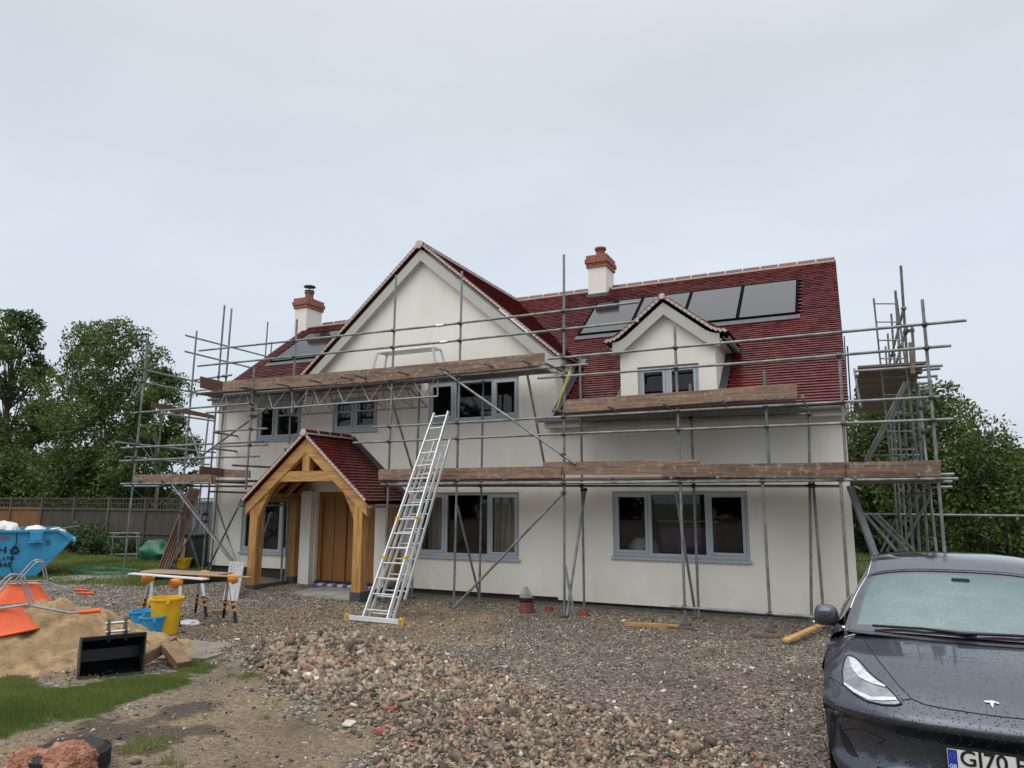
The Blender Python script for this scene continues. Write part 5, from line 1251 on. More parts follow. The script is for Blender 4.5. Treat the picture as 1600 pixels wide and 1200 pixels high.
# ================================================================ METAL STAND, SHEET, POLES, BINS
st = thing('metal_stand', 'grey tubular metal stand against the fence', 'stand', onY(195, 885, 15.6))
for px in (176, 214):
    a, b_ = onY(px, 874, 15.4), onY(px, 834, 15.4); MB().tube(a, b_, .02, 8).build('leg', M['tube'], st); a, b_ = onY(px+3, 872, 15.8), onY(px+3, 834, 15.8); MB().tube(a, b_, .02, 8).build('leg', M['tube'], st)
for py in (833, 839, 866): MB().tube(onY(172, py, 15.4), onY(220, py, 15.4), .02, 8).build('rail', M['tube'], st)
c_ = onY(243, 864, 15.2); o = blob(MB(), c_, .5, (1.1, .7, .75), 33).build('green_sheet', M['green'], smooth=True, loc=c_); tag(o, 'dark green plastic sheet heaped before the fence', 'sheet')
for k in range(6):
    a = onZ(247+k*4.2, 893, .2); b_ = onY(297+k*3.0, 762+k*.4, 13.9+.08*k); o = MB().bar(a, b_, .055, .05).build('leaning_plank', wood('plank_dark%d' % k, (.17, .085, .05), (.07, .04, .028), .6, 'z') if k == 0 else M['boardY'], loc=a)
    tag(o, 'long dark plank leaning on the scaffold left of the house, in a bundle', 'plank', 'planks leaning on the left scaffold')
a, b_ = onY(281, 868, 13.9), onY(284, 836, 14.2); o = MB().tube(a, b_, .085, 14).build('red_roll', M['red'], smooth=True, loc=a); tag(o, 'upright bright red roll beside the leaning planks', 'roll')
a = onY(272, 893, 13.8); o = MB().box((a.x, a.y, .5), (.22, .12, .6), Matrix.Rotation(.2, 3, 'Y')).build('red_crate', M['red'], loc=a, bevel=.02); tag(o, 'low red plastic crate standing below the red roll', 'crate')
a, b_ = onY(284, 890, 13.7), onY(295, 842, 14.1); o = MB().bar(a, b_, .22, .03).build('brown_board', M['oakz'], loc=a); tag(o, 'short tan board leaning beside the red roll', 'board')
def bucket(c, r0, r1, h, m, label, name='bucket', handle=True, cat='bucket'):
    t = thing(name, label, cat, c); prof = [(0, .0), (r0, 0), (r1, h), (r1+.018, h), (r1+.018, h-.025), (r1+.005, h-.03), (r1-.012, h-.002), (r0-.01, .02), (0, .02)]
    MB().lathe(c, prof, 32).build('tub', M[m], t, smooth=True)
    if handle:
        for s in (1, -1): MB().box((c[0]+s*(r1+.02)*.8, c[1]-(r1+.01)*.6, c[2]+h-.05), (.05, .03, .05)).build('handle_lug', M[m], t, bevel=.008)
    return t
bk = onG(257, 990); bucket((bk.x, bk.y+.0, bk.z), .165, .215, .50, 'yellow', 'tall yellow builder bucket beside the saw horses', 'builder_tub')
bk = onG(238, 993); bucket((bk.x, bk.y, bk.z), .12, .165, .27, 'bluep', 'front blue bucket before the yellow tub')
bk = onG(212, 985); bucket((bk.x, bk.y+.1, bk.z), .12, .165, .27, 'bluep', 'rear blue bucket left of the front one')
bk = onY(286, 891, 13.6); bucket((bk.x, bk.y, bk.z), .15, .19, .30, 'yellow', 'small yellow bucket far back by the house end')
bn = onY(305, 892, 14.0); t = thing('wheelie_bin', 'dark green bin at the left end of the house', 'bin', (bn.x, bn.y, .2)); MB().box((bn.x, bn.y, .62), (.42, .42, .85), taper=1.0).build('body', M['bin'], t, bevel=.03); MB().box((bn.x, bn.y-.02, 1.09), (.48, .50, .07)).build('lid', M['bin'], t, bevel=.02); MB().tube((bn.x-.2, bn.y+.22, .3), (bn.x+.2, bn.y+.22, .3), .08, 12).build('wheel', M['rubber'], t)
# hose
for k, (px, py, m_, lab) in enumerate([(165, 899, 'hose', 'green garden hose coiled on the lawn')]):
    pts = []; c_ = onZ(px, py, .2)
    for i in range(90):
        a = i*.42; rr = .55+.12*math.sin(i*.37); pts.append((c_.x+math.cos(a)*rr*1.7, c_.y+math.sin(a)*rr*.8, .30+.004*(i % 9)+.01*math.sin(i)))
    o = MB().path(pts, .010, 6).build('garden_hose', M['hose'], smooth=True, loc=c_); tag(o, lab, 'hose')
pts = [onZ(125, 912, .25), onZ(135, 905, .3), onZ(150, 904, .25), onZ(190, 904, .25)]; o = MB().path(pts, .015, 6).build('cable', M['clamp'], loc=pts[0]); tag(o, 'thin dark cable lying across the concrete strip', 'cable')
# ================================================================ SAW HORSES with boards
def sawhorse(c, ang, label):
    t = thing('saw_horse', label, 'saw horse', c, 'orange and black saw horses', local=True, rot=(0, 0, ang))
    Ld = .86; H = .69
    MB().box((0, 0, H-.03), (Ld, .07, .085)).build('beam', M['black'], t, bevel=.008)
    for s in (-1, 1):
        MB().lathe((s*Ld*.5, 0, H-.045), [(0, -.10), (.065, -.085), (.085, 0), (.065, .085), (0, .10)], 14, Matrix.Rotation(R(90), 3, 'Y')).build('orange_end', M['orange_jaw'], t, smooth=True)
        for q in (-1, 1):
            top = Vector((s*Ld*.44, q*.03, H-.06)); ft = Vector((s*(Ld*.44+.05), q*.32, .0)); mid = top.lerp(ft, .5)
            MB().bar(top, mid, .045, .035).build('leg', M['alu'], t); MB().bar(mid, ft, .04, .03).build('lower_leg', M['black'], t)
            for f in (.55, .68): MB().bar(top.lerp(ft, f), top.lerp(ft, f+.06), .046, .037).build('orange_band', M['orange_jaw'], t)
    return t
g1, g2 = onG(228, 966), onG(318, 976)
s1c = Vector((g1.x-.35, g1.y+.35, ground_z(g1.x, g1.y)))
pA = onY(228, 905, 9.2); pB = onY(287, 908, 8.9); pC = onY(352, 905, 10.0)
def horse_between(p, q, lab):
    d = (q-p); c_ = (p+q)/2; z = ground_z(c_.x, c_.y); return sawhorse((c_.x, c_.y, z), math.atan2(d.y, d.x), lab)
h1a = onZ(228, 905, .88); h1b = onZ(352, 905, .88)
# two trestles parallel: left one ends (228,905)-(~250,..), right one ends (287,908)-(352,905)
Zt = ground_z(-10.6, 9.2)+.645
A1_ = onZ(287, 908, Zt); B1_ = onZ(352, 903.5, Zt); dirv = (B1_-A1_).normalized(); 
sawhorse(((A1_.x+B1_.x)/2, (A1_.y+B1_.y)/2, ground_z(-10.4, 9.3)), math.atan2(dirv.y, dirv.x), 'right hand orange and black saw horse under the boards')
A2_ = onZ(229, 905, Zt); c2_ = A2_+dirv*.45
sawhorse((c2_.x, c2_.y, ground_z(c2_.x, c2_.y)), math.atan2(dirv.y, dirv.x), 'left hand orange and black saw horse under the boards')
def plankpx(name, p, q, z, w_, h, m, lab, cat, zb=None):
    a = onZ(*p, z); b_ = onZ(*q, zb if zb is not None else z); o = MB().bar(a, b_, w_, h).build(name, M[m], loc=a, bevel=.003); return tag(o, lab, cat)
plankpx('white_trim', (205, 896), (322, 905), Zt+.10, .12, .02, 'white', 'long white trim board along the front of the saw horses', 'board')
plankpx('trim_board', (222, 893.5), (390, 902), Zt+.115, .10, .015, 'pine', 'long thin pine batten laid across the saw horses', 'board')
plankpx('work_board', (232, 891.5), (352, 897), Zt+.10, .34, .02, 'ply', 'grey brown sheet lying on the saw horses behind the white trim', 'board')
for (px, py, lab) in [(296, 975, 'white rag under the right saw horse foot')]:
    p = onG(px, py); o = blob(MB(), (p.x, p.y, p.z+.02), .13, (1.5, 1, .35), 4).build('rag', M['sack'], smooth=True, loc=p); tag(o, lab, 'rag')
p = onG(343, 960); o = MB().box((p.x, p.y, p.z+.03), (.22, .12, .08), Matrix.Rotation(.4, 3, 'Z')).build('wood_offcut', M['sleeper'], loc=p); tag(o, 'small dark wood block on the gravel under the saw horses', 'offcut')
# grooved grey boards leaning by the porch post
a, b_, c_, d_ = onG(348, 938), onG(370, 938), onY(381, 878, 11.75), onY(359, 877, 11.75)
o = MB().prism([a, b_, c_, d_], (0, .03, 0)).build('grooved_board', M['slateboard'], loc=a); tag(o, 'pale grey grooved board leaning beside the left porch post', 'board')
sl_ = MB()
for f in (.2, .4, .6, .8): sl_.bar(a.lerp(b_, f)-Vector((0, .004, 0)), d_.lerp(c_, f)-Vector((0, .004, 0)), .006, .004, (0, 1, 0))
s_ = sl_.build('groove', M['clamp']); s_.parent = o; s_.matrix_parent_inverse = Matrix.Translation(-Vector(a))
# ================================================================ DIGGER BUCKET
P0, P1 = onG(121, 1062), onG(222, 1050); P0.z = P1.z = (P0.z+P1.z)/2-.01
u = (P1-P0); Wb = u.length; ang = math.atan2(u.y, u.x)-R(9)
Hb = .56
dg = thing('digger_bucket', 'black steel excavator bucket standing open side forward before the sand', 'digger bucket', P0, local=True, rot=(0, 0, ang))
prof = [(0, 0), (.10, -.0), (.30, .04), (.40, .16), (.42, .32), (.34, .46), (.20, .54), (.02, .56)]   # depth y , z  back shell
KZ = .74
class _B(MB):
    def build(s_, *a_, **k_):
        s_.v = [(p[0], p[1], p[2]*KZ) for p in s_.v]; return MB.build(s_, *a_, **k_)
mb = _B(); G_ = [[Vector((x, y, z)) for x in (0, Wb)] for y, z in prof]; mb.grid(G_); G2 = [[Vector((x, y-.012 if i else y, z+(.012 if i < 3 else -.012))) for x in (0.01, Wb-.01)] for i, (y, z) in enumerate(prof)]; mb.grid(G2, True)
mb.box((Wb/2, .02, .545), (Wb, .03, .05)); mb.build('shell', M['black'], dg, smooth=True)
for x in (0, Wb-.014): _B().prism([(x, y, z) for y, z in [(-.01, 0), *prof[2:], (-.01, .56)]], (.014, 0, 0)).build('side_plate', M['clamp'], dg)
for k in range(4): _B().box((Wb*(k+.5)/4, -.035, .02), (.045, .09, .03), taper=.8).build('tooth', M['clamp'], dg)
_B().box((Wb/2, -.012, .02), (Wb, .03, .04)).build('cutting_edge', M['clamp'], dg)
for x in (Wb*.40, Wb*.66): _B().prism([(x, .02, .48), (x, .30, .48), (x, .26, .74), (x, .14, .76), (x, .03, .62)], (.022, 0, 0)).build('hanger_ear', M['black'], dg)
for (y, z, m_) in ((.20, .70, 'alu'), (.10, .60, 'alu')): _B().tube((Wb*.40-.02, y, z), (Wb*.66+.04, y, z), .018, 12).build('pin', M[m_], dg, smooth=True)
# ================================================================ WHEELBARROWS (upside down)
def barrow(loc, rot, label):
    t = thing('wheelbarrow', label, 'wheelbarrow', loc, 'orange wheelbarrows on the sand', local=True, rot=rot)
    # local: x towards the handles, z up when upright
    G_ = []
    for (z, x0, x1, hw_) in ((.62, -.50, .42, .33), (.60, -.48, .40, .315), (.34, -.22, .22, .20), (.335, -.15, .15, .13)):
        ring = []
        for i in range(33):
            a = 2*math.pi*i/32; cx = (x0+x1)/2; sx = (x1-x0)/2; ca, sa = math.cos(a), math.sin(a); e_ = .45
            ring.append(Vector((cx+sx*math.copysign(abs(ca)**e_, ca), hw_*math.copysign(abs(sa)**e_, sa), z)))
        G_.append(ring)
    b_ = MB().grid(G_); n0 = len(b_.v); b_.add(G_[-1][:-1], [tuple(range(32))]); b_.build('tray', M['orange'], t, smooth=True)
    MB().path(G_[0][:-1], .012, 6, closed=True).build('tray_rim', M['orange'], t, smooth=True)
    for s in (1, -1):
        MB().path([(-.72, s*.05, .20), (-.5, s*.10, .26), (-.2, s*.2, .32), (.3, s*.25, .34), (.72, s*.27, .52), (.86, s*.27, .54)], .013, 8).build('frame_tube', M['alu_dull'], t, smooth=True)
        MB().path([(.80, s*.27, .535), (1.02, s*.27, .56)], .023, 10).build('grip', M['orange'], t, smooth=True)
        MB().path([(-.1, s*.22, .33), (.12, s*.24, .02), (.18, s*.24, -.02), (.26, s*.24, .0), (.34, s*.26, .34)], .012, 8).build('leg', M['alu_dull'], t, smooth=True)
    MB().path([(.16, .24, -.01), (.16, -.24, -.01)], .012, 6).build('leg_brace', M['alu_dull'], t)
    w_ = MB().lathe((-.72, 0, .19), [(.10, -.04), (.17, -.05), (.19, -.02), (.19, .02), (.17, .05), (.10, .04)], 26, Matrix.Rotation(R(90), 3, 'X')).build('wheel', M['rubber'], t, smooth=True)
    MB().lathe((-.72, 0, .19), [(.0, -.03), (.10, -.035), (.10, .035), (0, .03)], 20, Matrix.Rotation(R(90), 3, 'X')).build('rim', M['white'], w_)
    return t
gA = onZ(121, 913, .42); gB = onZ(165, 941, .38)
# upside down: handles to the right
midp = (gA+gB)/2
th = math.atan2(*(Vector((midp.x, midp.y))-Vector((onZ(30, 935, .4).x, onZ(30, 935, .4).y))).yx)
gA = onZ(121, 912, .46); gB = onZ(165, 941, .46); pd = (gB-gA).normalized(); fw = Vector((-pd.y, pd.x, 0)); cA = (gA+gB)/2-fw*1.0
print('barrow grips', (gA-gB).length, fw)
barrow((cA.x, cA.y, 1.02), (R(180), 0, math.atan2(fw.y, fw.x)), 'overturned orange wheelbarrow further back with its legs in the air')
gB2 = onZ(107, 946, .72); fw = Vector((math.cos(R(55)), math.sin(R(55)), 0)); cB = gB2-fw*.98+Vector((.86, -.30, 0))
barrow((cB.x, cB.y, 1.17), (R(180-6), R(-8), R(55)), 'overturned orange wheelbarrow at the left photo edge, nearer one')
# ================================================================ TIMBER, SHEET, PIPE, BRICKS
def bar_g(name, p, q, zp, zq, w_, h, m, lab, cat, group=None, up=(0, 0, 1)):
    a, b_ = onZ(*p, zp), onZ(*q, zq); o = MB().bar(a, b_, w_, h, up).build(name, M[m], loc=a, bevel=.006); return tag(o, lab, cat, group)
bar_g('timber_sleeper', (222, 1030), (272, 1002), .33, .42, .09, .12, 'sleeper', 'left short timber baulk propped against the other one', 'timber', 'two timber baulks by the sand')
bar_g('timber_sleeper', (262, 1008), (288, 1040), .42, .27, .17, .09, 'sleeper', 'right short timber baulk sloping down onto the grass', 'timber', 'two timber baulks by the sand')
q = [onZ(222, 1030, .24), onZ(252, 998, .16), onZ(388, 1010, .19), onZ(322, 1031, .24)]; o = MB().prism(q, (0, 0, .018)).build('plywood_sheet', M['ply'], loc=q[0]); tag(o, 'sawdust covered plywood sheet lying between sand and rubble', 'board')
bar_g('edging_strip', (390, 1018), (420, 1042), .2, .25, .03, .10, 'black', 'upper length of black plastic edging beside the rubble', 'edging')
bar_g('edging_strip', (422, 1042), (456, 1062), .26, .27, .03, .09, 'black', 'lower length of black plastic edging sunk in the rubble', 'edging')
bar_g('timber_offcut', (977, 975), (1060, 979), ground_z(-3.3, 12.1)+.03, ground_z(-2.7, 12.1)+.03, .05, .06, 'pine', 'short pine batten lying between two scaffold feet', 'timber')
bar_g('timber_plank', (1227, 1001), (1310, 964), .06, .16, .10, .04, 'pine', 'pine plank lying askew by the wall near the car mirror', 'timber')
p = onY(823, 966, 12.4); zg = ground_z(p.x, 12.4)
t = thing('drain_pipe', 'ribbed clay coloured drain riser with grey cone cap before the wall', 'drain pipe', (p.x, 12.4, zg))
pr = []
for i in range(9): pr += [(.125, i*.028), (.135, i*.028+.007), (.135, i*.028+.018), (.125, i*.028+.025)]
MB().lathe((p.x, 12.4, zg-.04), pr, 28).build('ribbed_pipe', M['terracotta'], t); MB().lathe((p.x, 12.4, zg+.2), [(.14, 0), (.145, .02), (.14, .07), (.10, .075)], 28).build('collar', M['black'], t)
MB().lathe((p.x-.01, 12.4, zg+.26), [(.13, 0), (.11, .08), (.03, .20), (0, .21)], 5).build('cap', M['concrete'], t)
for (px, py, lab) in [(623, 934, 'red brick standing by the wall just right of the ladder'), (858, 948, 'red brick against the wall right of the drain pipe'), (912, 955, 'red brick under the scaffold foot below the wide window'), (1309, 980, 'red brick at the wall corner beside the car')]:
    p = onZ(px, py+4, 0.03); z = ground_z(p.x, p.y); o = MB().box((p.x, p.y, z+.04), (.13, .09, .09), Matrix.Rotation(random.uniform(-.5, .5), 3, 'Z')).build('loose_brick', M['brickred'], loc=(p.x, p.y, z), bevel=.005); tag(o, lab, 'brick', 'loose bricks along the wall')
for (px, py, lab) in [(1072, 979, 'timber sole board under the scaffold foot before the wide window'), (1203, 991, 'timber sole board under the scaffold foot near the car')]:
    p = onZ(px-8, py, .03); z = ground_z(p.x, p.y); o = MB().box((p.x, p.y, z+.012), (.42, .2, .035), Matrix.Rotation(.1, 3, 'Z')).build('sole_board', M['deck'], loc=(p.x, p.y, z)); tag(o, lab, 'board')
# tyre and bundles at the lower left
p = onG(104, 1206)
t = thing('old_tyre', 'black tyre lying flat behind the orange netting', 'tyre', (p.x, p.y, p.z))
MB().lathe((p.x, p.y, p.z), [(.13, .02), (.16, .0), (.21, .0), (.235, .03), (.24, .07), (.235, .12), (.20, .15), (.16, .15), (.13, .13)], 48).build('casing', M['rubber'], t, smooth=True)
mb = MB()
for k in range(60):
    a = 2*math.pi*k/60
    for z in (.035, .075, .115): mb.box((p.x+math.cos(a+z)*.241, p.y+math.sin(a+z)*.241, p.z+z), (.012, .02, .028), Matrix.Rotation(a+z, 3, 'Z'))
mb.build('tread', M['rubber'], t)
def bundle(px, py, r_, sq, m, lab, seed):
    p = onG(px, py); c_ = (p.x, p.y, p.z+r_*sq[2]*.75); mb = MB(); G = []; n = 60
    for i in range(n+1):
        th = math.pi*i/n; row = []
        for j in range(2*n+1):
            ph = 2*math.pi*(j % (2*n))/(2*n); d = Vector((math.sin(th)*math.cos(ph)*sq[0], math.sin(th)*math.sin(ph)*sq[1], math.cos(th)*sq[2]))
            row.append(Vector(c_)+d*r_*(1+.22*noise.noise(d*2.6+Vector((seed, 0, 0)))+.12*abs(noise.noise(d*6+Vector((seed, 0, 0))))+.08*noise.noise(Vector((d.x*9, d.y*26, d.z*20))+Vector((seed, 3, 0)))))
        G.append(row)
    o = mb.grid(G).build('netting_bundle', M[m], smooth=True, loc=p); tag(o, lab, 'netting', 'faded bundles in the lower left corner')
bundle(46, 1216, .130, (1.2, .9, .75), 'cloth', 'left faded orange bundle at the bottom of the photo', 2)
bundle(104, 1216, .155, (1.25, .9, .75), 'cloth', 'right faded orange bundle lying against the tyre', 9)
bundle(14, 1222, .09, (1.3, 1, .5), 'cloth2', 'small pale grey bundle in the extreme lower left corner', 5)
# ================================================================ CAR
CA = R(2.6); CSL = -0.045
CO = Vector((0.665, 4.70, 0.235))
Dv = Vector((math.sin(CA), math.cos(CA), CSL)).normalized(); Lv = Vector((math.cos(CA), -math.sin(CA), 0)); Uv = Lv.cross(Dv).normalized()
if Uv.z < 0: Uv = -Uv
def cw(l, s, z): return CO+Lv*l+Dv*s+Uv*z
car = thing('parked_car', 'dark blue grey electric saloon beaded with rain, nose towards the viewer', 'car', CO)
def paint():
    m, nt, b = newmat('wet_car_paint'); b.inputs['Base Color'].default_value = (0.066, 0.076, 0.100, 1); b.inputs['Metallic'].default_value = .75; b.inputs['Roughness'].default_value = .33; b.inputs['Coat Weight'].default_value = 1.0; b.inputs['Coat Roughness'].default_value = 0.04
    tc = N(nt, 'ShaderNodeTexCoord'); vo = N(nt, 'ShaderNodeTexVoronoi'); vo.inputs['Scale'].default_value = 66; L(nt, tc.outputs['Object'], vo.inputs['Vector'])
    no = N(nt, 'ShaderNodeTexNoise'); no.inputs['Scale'].default_value = 9; L(nt, tc.outputs['Object'], no.inputs[0])
    mr = N(nt, 'ShaderNodeMapRange'); mr.inputs['From Min'].default_value = .10; mr.inputs['From Max'].default_value = .30; mr.inputs['To Min'].default_value = 1; mr.inputs['To Max'].default_value = 0; L(nt, vo.outputs['Distance'], mr.inputs[0])
    sp = N(nt, 'ShaderNodeSeparateColor'); L(nt, vo.outputs['Color'], sp.inputs[0]); gt = N(nt, 'ShaderNodeMath', operation='GREATER_THAN'); gt.inputs[1].default_value = .25; L(nt, sp.outputs[0], gt.inputs[0])
    mu = N(nt, 'ShaderNodeMath', operation='MULTIPLY'); L(nt, mr.outputs[0], mu.inputs[0]); L(nt, gt.outputs[0], mu.inputs[1])
    bm = N(nt, 'ShaderNodeBump'); bm.inputs['Strength'].default_value = 1.0; bm.inputs['Distance'].default_value = .006; L(nt, mu.outputs[0], bm.inputs['Height'])
    L(nt, bm.outputs[0], b.inputs['Coat Normal']); L(nt, bm.outputs[0], b.inputs['Normal']); return m
M['paint'] = paint()
m, nt, b = newmat('windscreen_glass'); nt.nodes.clear(); o_ = N(nt, 'ShaderNodeOutputMaterial'); tr = N(nt, 'ShaderNodeBsdfTransparent'); tr.inputs[0].default_value = (.42, .50, .50, 1); gl = N(nt, 'ShaderNodeBsdfGlossy'); gl.inputs['Roughness'].default_value = .05; gl.inputs['Color'].default_value = (.80, .95, .95, 1)
df = N(nt, 'ShaderNodeBsdfDiffuse'); df.inputs[0].default_value = (.40, .52, .52, 1); fr = N(nt, 'ShaderNodeFresnel'); fr.inputs[0].default_value = 1.55; mx = N(nt, 'ShaderNodeMixShader'); m2 = N(nt, 'ShaderNodeMixShader'); m2.inputs[0].default_value = .24
tc = N(nt, 'ShaderNodeTexCoord'); vo = N(nt, 'ShaderNodeTexVoronoi'); vo.inputs['Scale'].default_value = 75; L(nt, tc.outputs['Object'], vo.inputs['Vector']); bm = N(nt, 'ShaderNodeBump'); bm.inputs['Strength'].default_value = .35; bm.inputs['Distance'].default_value = .004
mr = N(nt, 'ShaderNodeMapRange'); mr.inputs['From Min'].default_value = .1; mr.inputs['From Max'].default_value = .3; mr.inputs['To Min'].default_value = 1; mr.inputs['To Max'].default_value = 0; L(nt, vo.outputs['Distance'], mr.inputs[0]); L(nt, mr.outputs[0], bm.inputs['Height']); L(nt, bm.outputs[0], gl.inputs['Normal'])
v2 = N(nt, 'ShaderNodeTexVoronoi'); v2.inputs['Scale'].default_value = 95; L(nt, tc.outputs['Object'], v2.inputs['Vector']); c2_ = ramp(nt, [(.0, (.85, .95, .95)), (.16, (.75, .86, .86)), (.30, (.27, .38, .38)), (1, (.22, .32, .32))]); L(nt, v2.outputs['Distance'], c2_.inputs[0]); L(nt, c2_.outputs[0], df.inputs[0]); n4 = N(nt, 'ShaderNodeTexNoise'); n4.inputs['Scale'].default_value = 6; L(nt, tc.outputs['Object'], n4.inputs[0]); m4 = N(nt, 'ShaderNodeMapRange'); m4.inputs['To Min'].default_value = .16; m4.inputs['To Max'].default_value = .44; L(nt, n4.outputs[0], m4.inputs[0]); L(nt, m4.outputs[0], m2.inputs[0])
L(nt, tr.outputs[0], m2.inputs[1]); L(nt, df.outputs[0], m2.inputs[2]); mm = N(nt, 'ShaderNodeMath', operation='MULTIPLY_ADD'); mm.inputs[1].default_value = 1.25; mm.inputs[2].default_value = .08; L(nt, fr.outputs[0], mm.inputs[0]); L(nt, mm.outputs[0], mx.inputs[0]); L(nt, m2.outputs[0], mx.inputs[1]); L(nt, gl.outputs[0], mx.inputs[2]); L(nt, mx.outputs[0], o_.inputs[0])
M['wscreen'] = m
M['trim'] = mat('black_trim', (.012, .012, .014), .35, 0, .2, 8, coat=.5)
M['frit'] = mat('glass_border', (.03, .034, .045), .12, 0, .1, 8, coat=1.0)
M['chrome'] = mat('chrome', (.75, .76, .78), .12, 1.0, .05, 4)
M['lamp'] = mat('headlamp_shell', (.26, .29, .30), .22, .35, .5, 14, coat=1.0)
M['lampw'] = mat('lamp_white', (.70, .73, .76), .25, .1, .35, 22, coat=1.0)
M['gap'] = mat('panel_gap', (.004, .004, .005), .6)
M['cabin'] = mat('cabin_trim', (.05, .05, .055), .7)
def cr(p0, p1, p2, p3, t):
    return [.5*((2*b)+(-a+c)*t+(2*a-5*b+4*c-d)*t*t+(-a+3*b-3*c+d)*t**3) for a, b, c, d in zip(p0, p1, p2, p3)]
def dense(rows, kr, kc):
    """bicubic Catmull-Rom on a full (already mirrored) grid"""
    def line(pts, k):
        out = []; n = len(pts)
        for i in range(n-1):
            p0 = pts[i-1] if i > 0 else [2*a-b for a, b in zip(pts[0], pts[1])]; p3 = pts[i+2] if i+2 < n else [2*a-b for a, b in zip(pts[-1], pts[-2])]
            for j in range(k): out.append(cr(p0, pts[i], pts[i+1], p3, j/k))
        out.append(list(pts[-1])); return out
    rr = [line(r, kc) for r in rows]; cols = list(zip(*rr)); cc = [line(list(c), kr) for c in cols]; return [list(r) for r in zip(*cc)]
FR = [0, .22, .42, .60, .74, .85, .93, 1.0]
def mk(row):
    s0, p, w, zc, dz, bump = row; half = []
    for f in FR: half.append((w*f, s0+p*f**3.2, zc-dz*f**3.5+bump*math.exp(-((f-.86)/.12)**2)))
    return [(-a, b, c) for a, b, c in half[:0:-1]]+half
nose = [(.10, .34, .80, .17, 0, 0), (.04, .38, .86, .235, 0, 0), (.12, .39, .90, .35, .0, 0), (.115, .42, .915, .50, .0, 0), (.03, .44, .918, .60, .01, 0), (.085, .50, .918, .675, .01, 0), (.20, .46, .918, .735, .03, .0),
        (.42, .34, .922, .80, .065, .018), (.70, .20, .926, .865, .095, .030), (.95, .12, .93, .910, .115, .032), (1.18, .10, .93, .945, .12, .02), (1.42, .06, .93, .965, .125, .0)]
KR, KC = 8, 6
Gn = dense([mk(r) for r in nose], KR, KC)
def patch(G, r0, r1, c0, c1): return [[cw(*p) for p in row[c0:c1+1]] for row in G[r0:r1+1]]
NR, NC = len(Gn)-1, len(Gn[0])-1
body = MB()
body.grid(patch(Gn, 0, NR, 0, NC))
# sides
def side(s_):
    G = []; 
    edge = [(r[len(r)-1] if s_ > 0 else r[0]) for r in Gn[4*KR:]]   # along fender top edge from bumper height
    tops = [(abs(e[0]), e[1], e[2]) for e in edge]
    last = tops[-1]
    for k in range(1, 60):
        s = last[1]+(4.45-last[1])*k/59; f = k/59
        tops.append((.93-.06*max(0, (f-.75)/.25)**2, s, last[2]+(.10*sm(f*1.3))))
    # thin out by s monotone
    tt = [tops[0]]
    for q in tops[1:]:
        if q[1] > tt[-1][1]+.012: tt.append(q)
    nz = 22; rows = []
    for (l, s, z) in tt:
        row = []
        for j in range(nz+1):
            f = j/nz; zz = z+(.19-z)*f; ll = l+.012*math.sin(math.pi*min(1, f*1.6))*0-(.075*max(0, (f-.45)/.55)**2)
            for wc in (.86, 3.73):
                d = math.hypot(s-wc, zz-.34)
                if d < .52: ll += .018*sm((.52-d)/.16)
            row.append((s_*ll, s, zz))
        rows.append(row)
    return rows
for s_ in (1, -1):
    rows = side(s_); o0 = len(body.v); nz = len(rows[0])
    for r in rows: body.v += [tuple(cw(*p)) for p in r]
    for i in range(len(rows)-1):
        for j in range(nz-1):
            c_ = [(rows[i][j][k]+rows[i+1][j+1][k])/2 for k in range(3)]
            if math.hypot(c_[1]-.86, c_[2]-.34) < .365 or math.hypot(c_[1]-3.73, c_[2]-.34) < .365: continue
            q = (o0+i*nz+j, o0+(i+1)*nz+j, o0+(i+1)*nz+j+1, o0+i*nz+j+1); body.f.append(q)
# tail
tailG = []
for z, s, w in ((.19, 4.50, .84), (.45, 4.62, .88), (.75, 4.66, .87), (1.0, 4.60, .82)):
    tailG.append([cw(w*x, s-.28*abs(x)**3, z) for x in [i/8-1 for i in range(17)]])
body.grid(tailG, True)
bo = body.build('body', M['paint'], car, smooth=True)
# greenhouse
gh = [(1.16, .22, .82, .962, .035), (1.36, .20, .785, 1.09, .055), (1.62, .15, .735, 1.225, .065), (1.92, .10, .665, 1.345, .065), (2.04, .08, .645, 1.378, .065), (2.35, .03, .615, 1.468, .05), (2.75, .0, .60, 1.505, .05), (3.2, -.02, .59, 1.46, .06), (3.65, -.03, .575, 1.28, .06), (4.1, -.03, .58, 1.12, .05), (4.35, -.03, .66, 1.06, .05), (4.60, -.10, .78, 1.03, .06)]
GF = [0, .25, .5, .72, .87, .94, 1.0]
def mg(r):
    s0, p, w, zc, dz = r; h = [(w*f, s0+p*f**2, zc-dz*f**3) for f in GF]; return [(-a, b, c) for a, b, c in h[:0:-1]]+h
Gg = dense([mg(r) for r in gh], 6, 6); gc = len(Gg[0])-1
wsR = 4*6-3
pc = 6   # pillar columns
MB().grid(patch(Gg, 0, wsR, pc, gc-pc)).build('windscreen_border', M['frit'], car, smooth=True)
def offs(G, r0, r1, c0, c1, h):
    return [[p+Uv*h*.8-Dv*h*.6 for p in r] for r in patch(G, r0, r1, c0, c1)]
for nm_ in ('windscreen',):
    g_ = offs(Gg, 2, wsR-2, pc+4, gc-pc-4, .004)
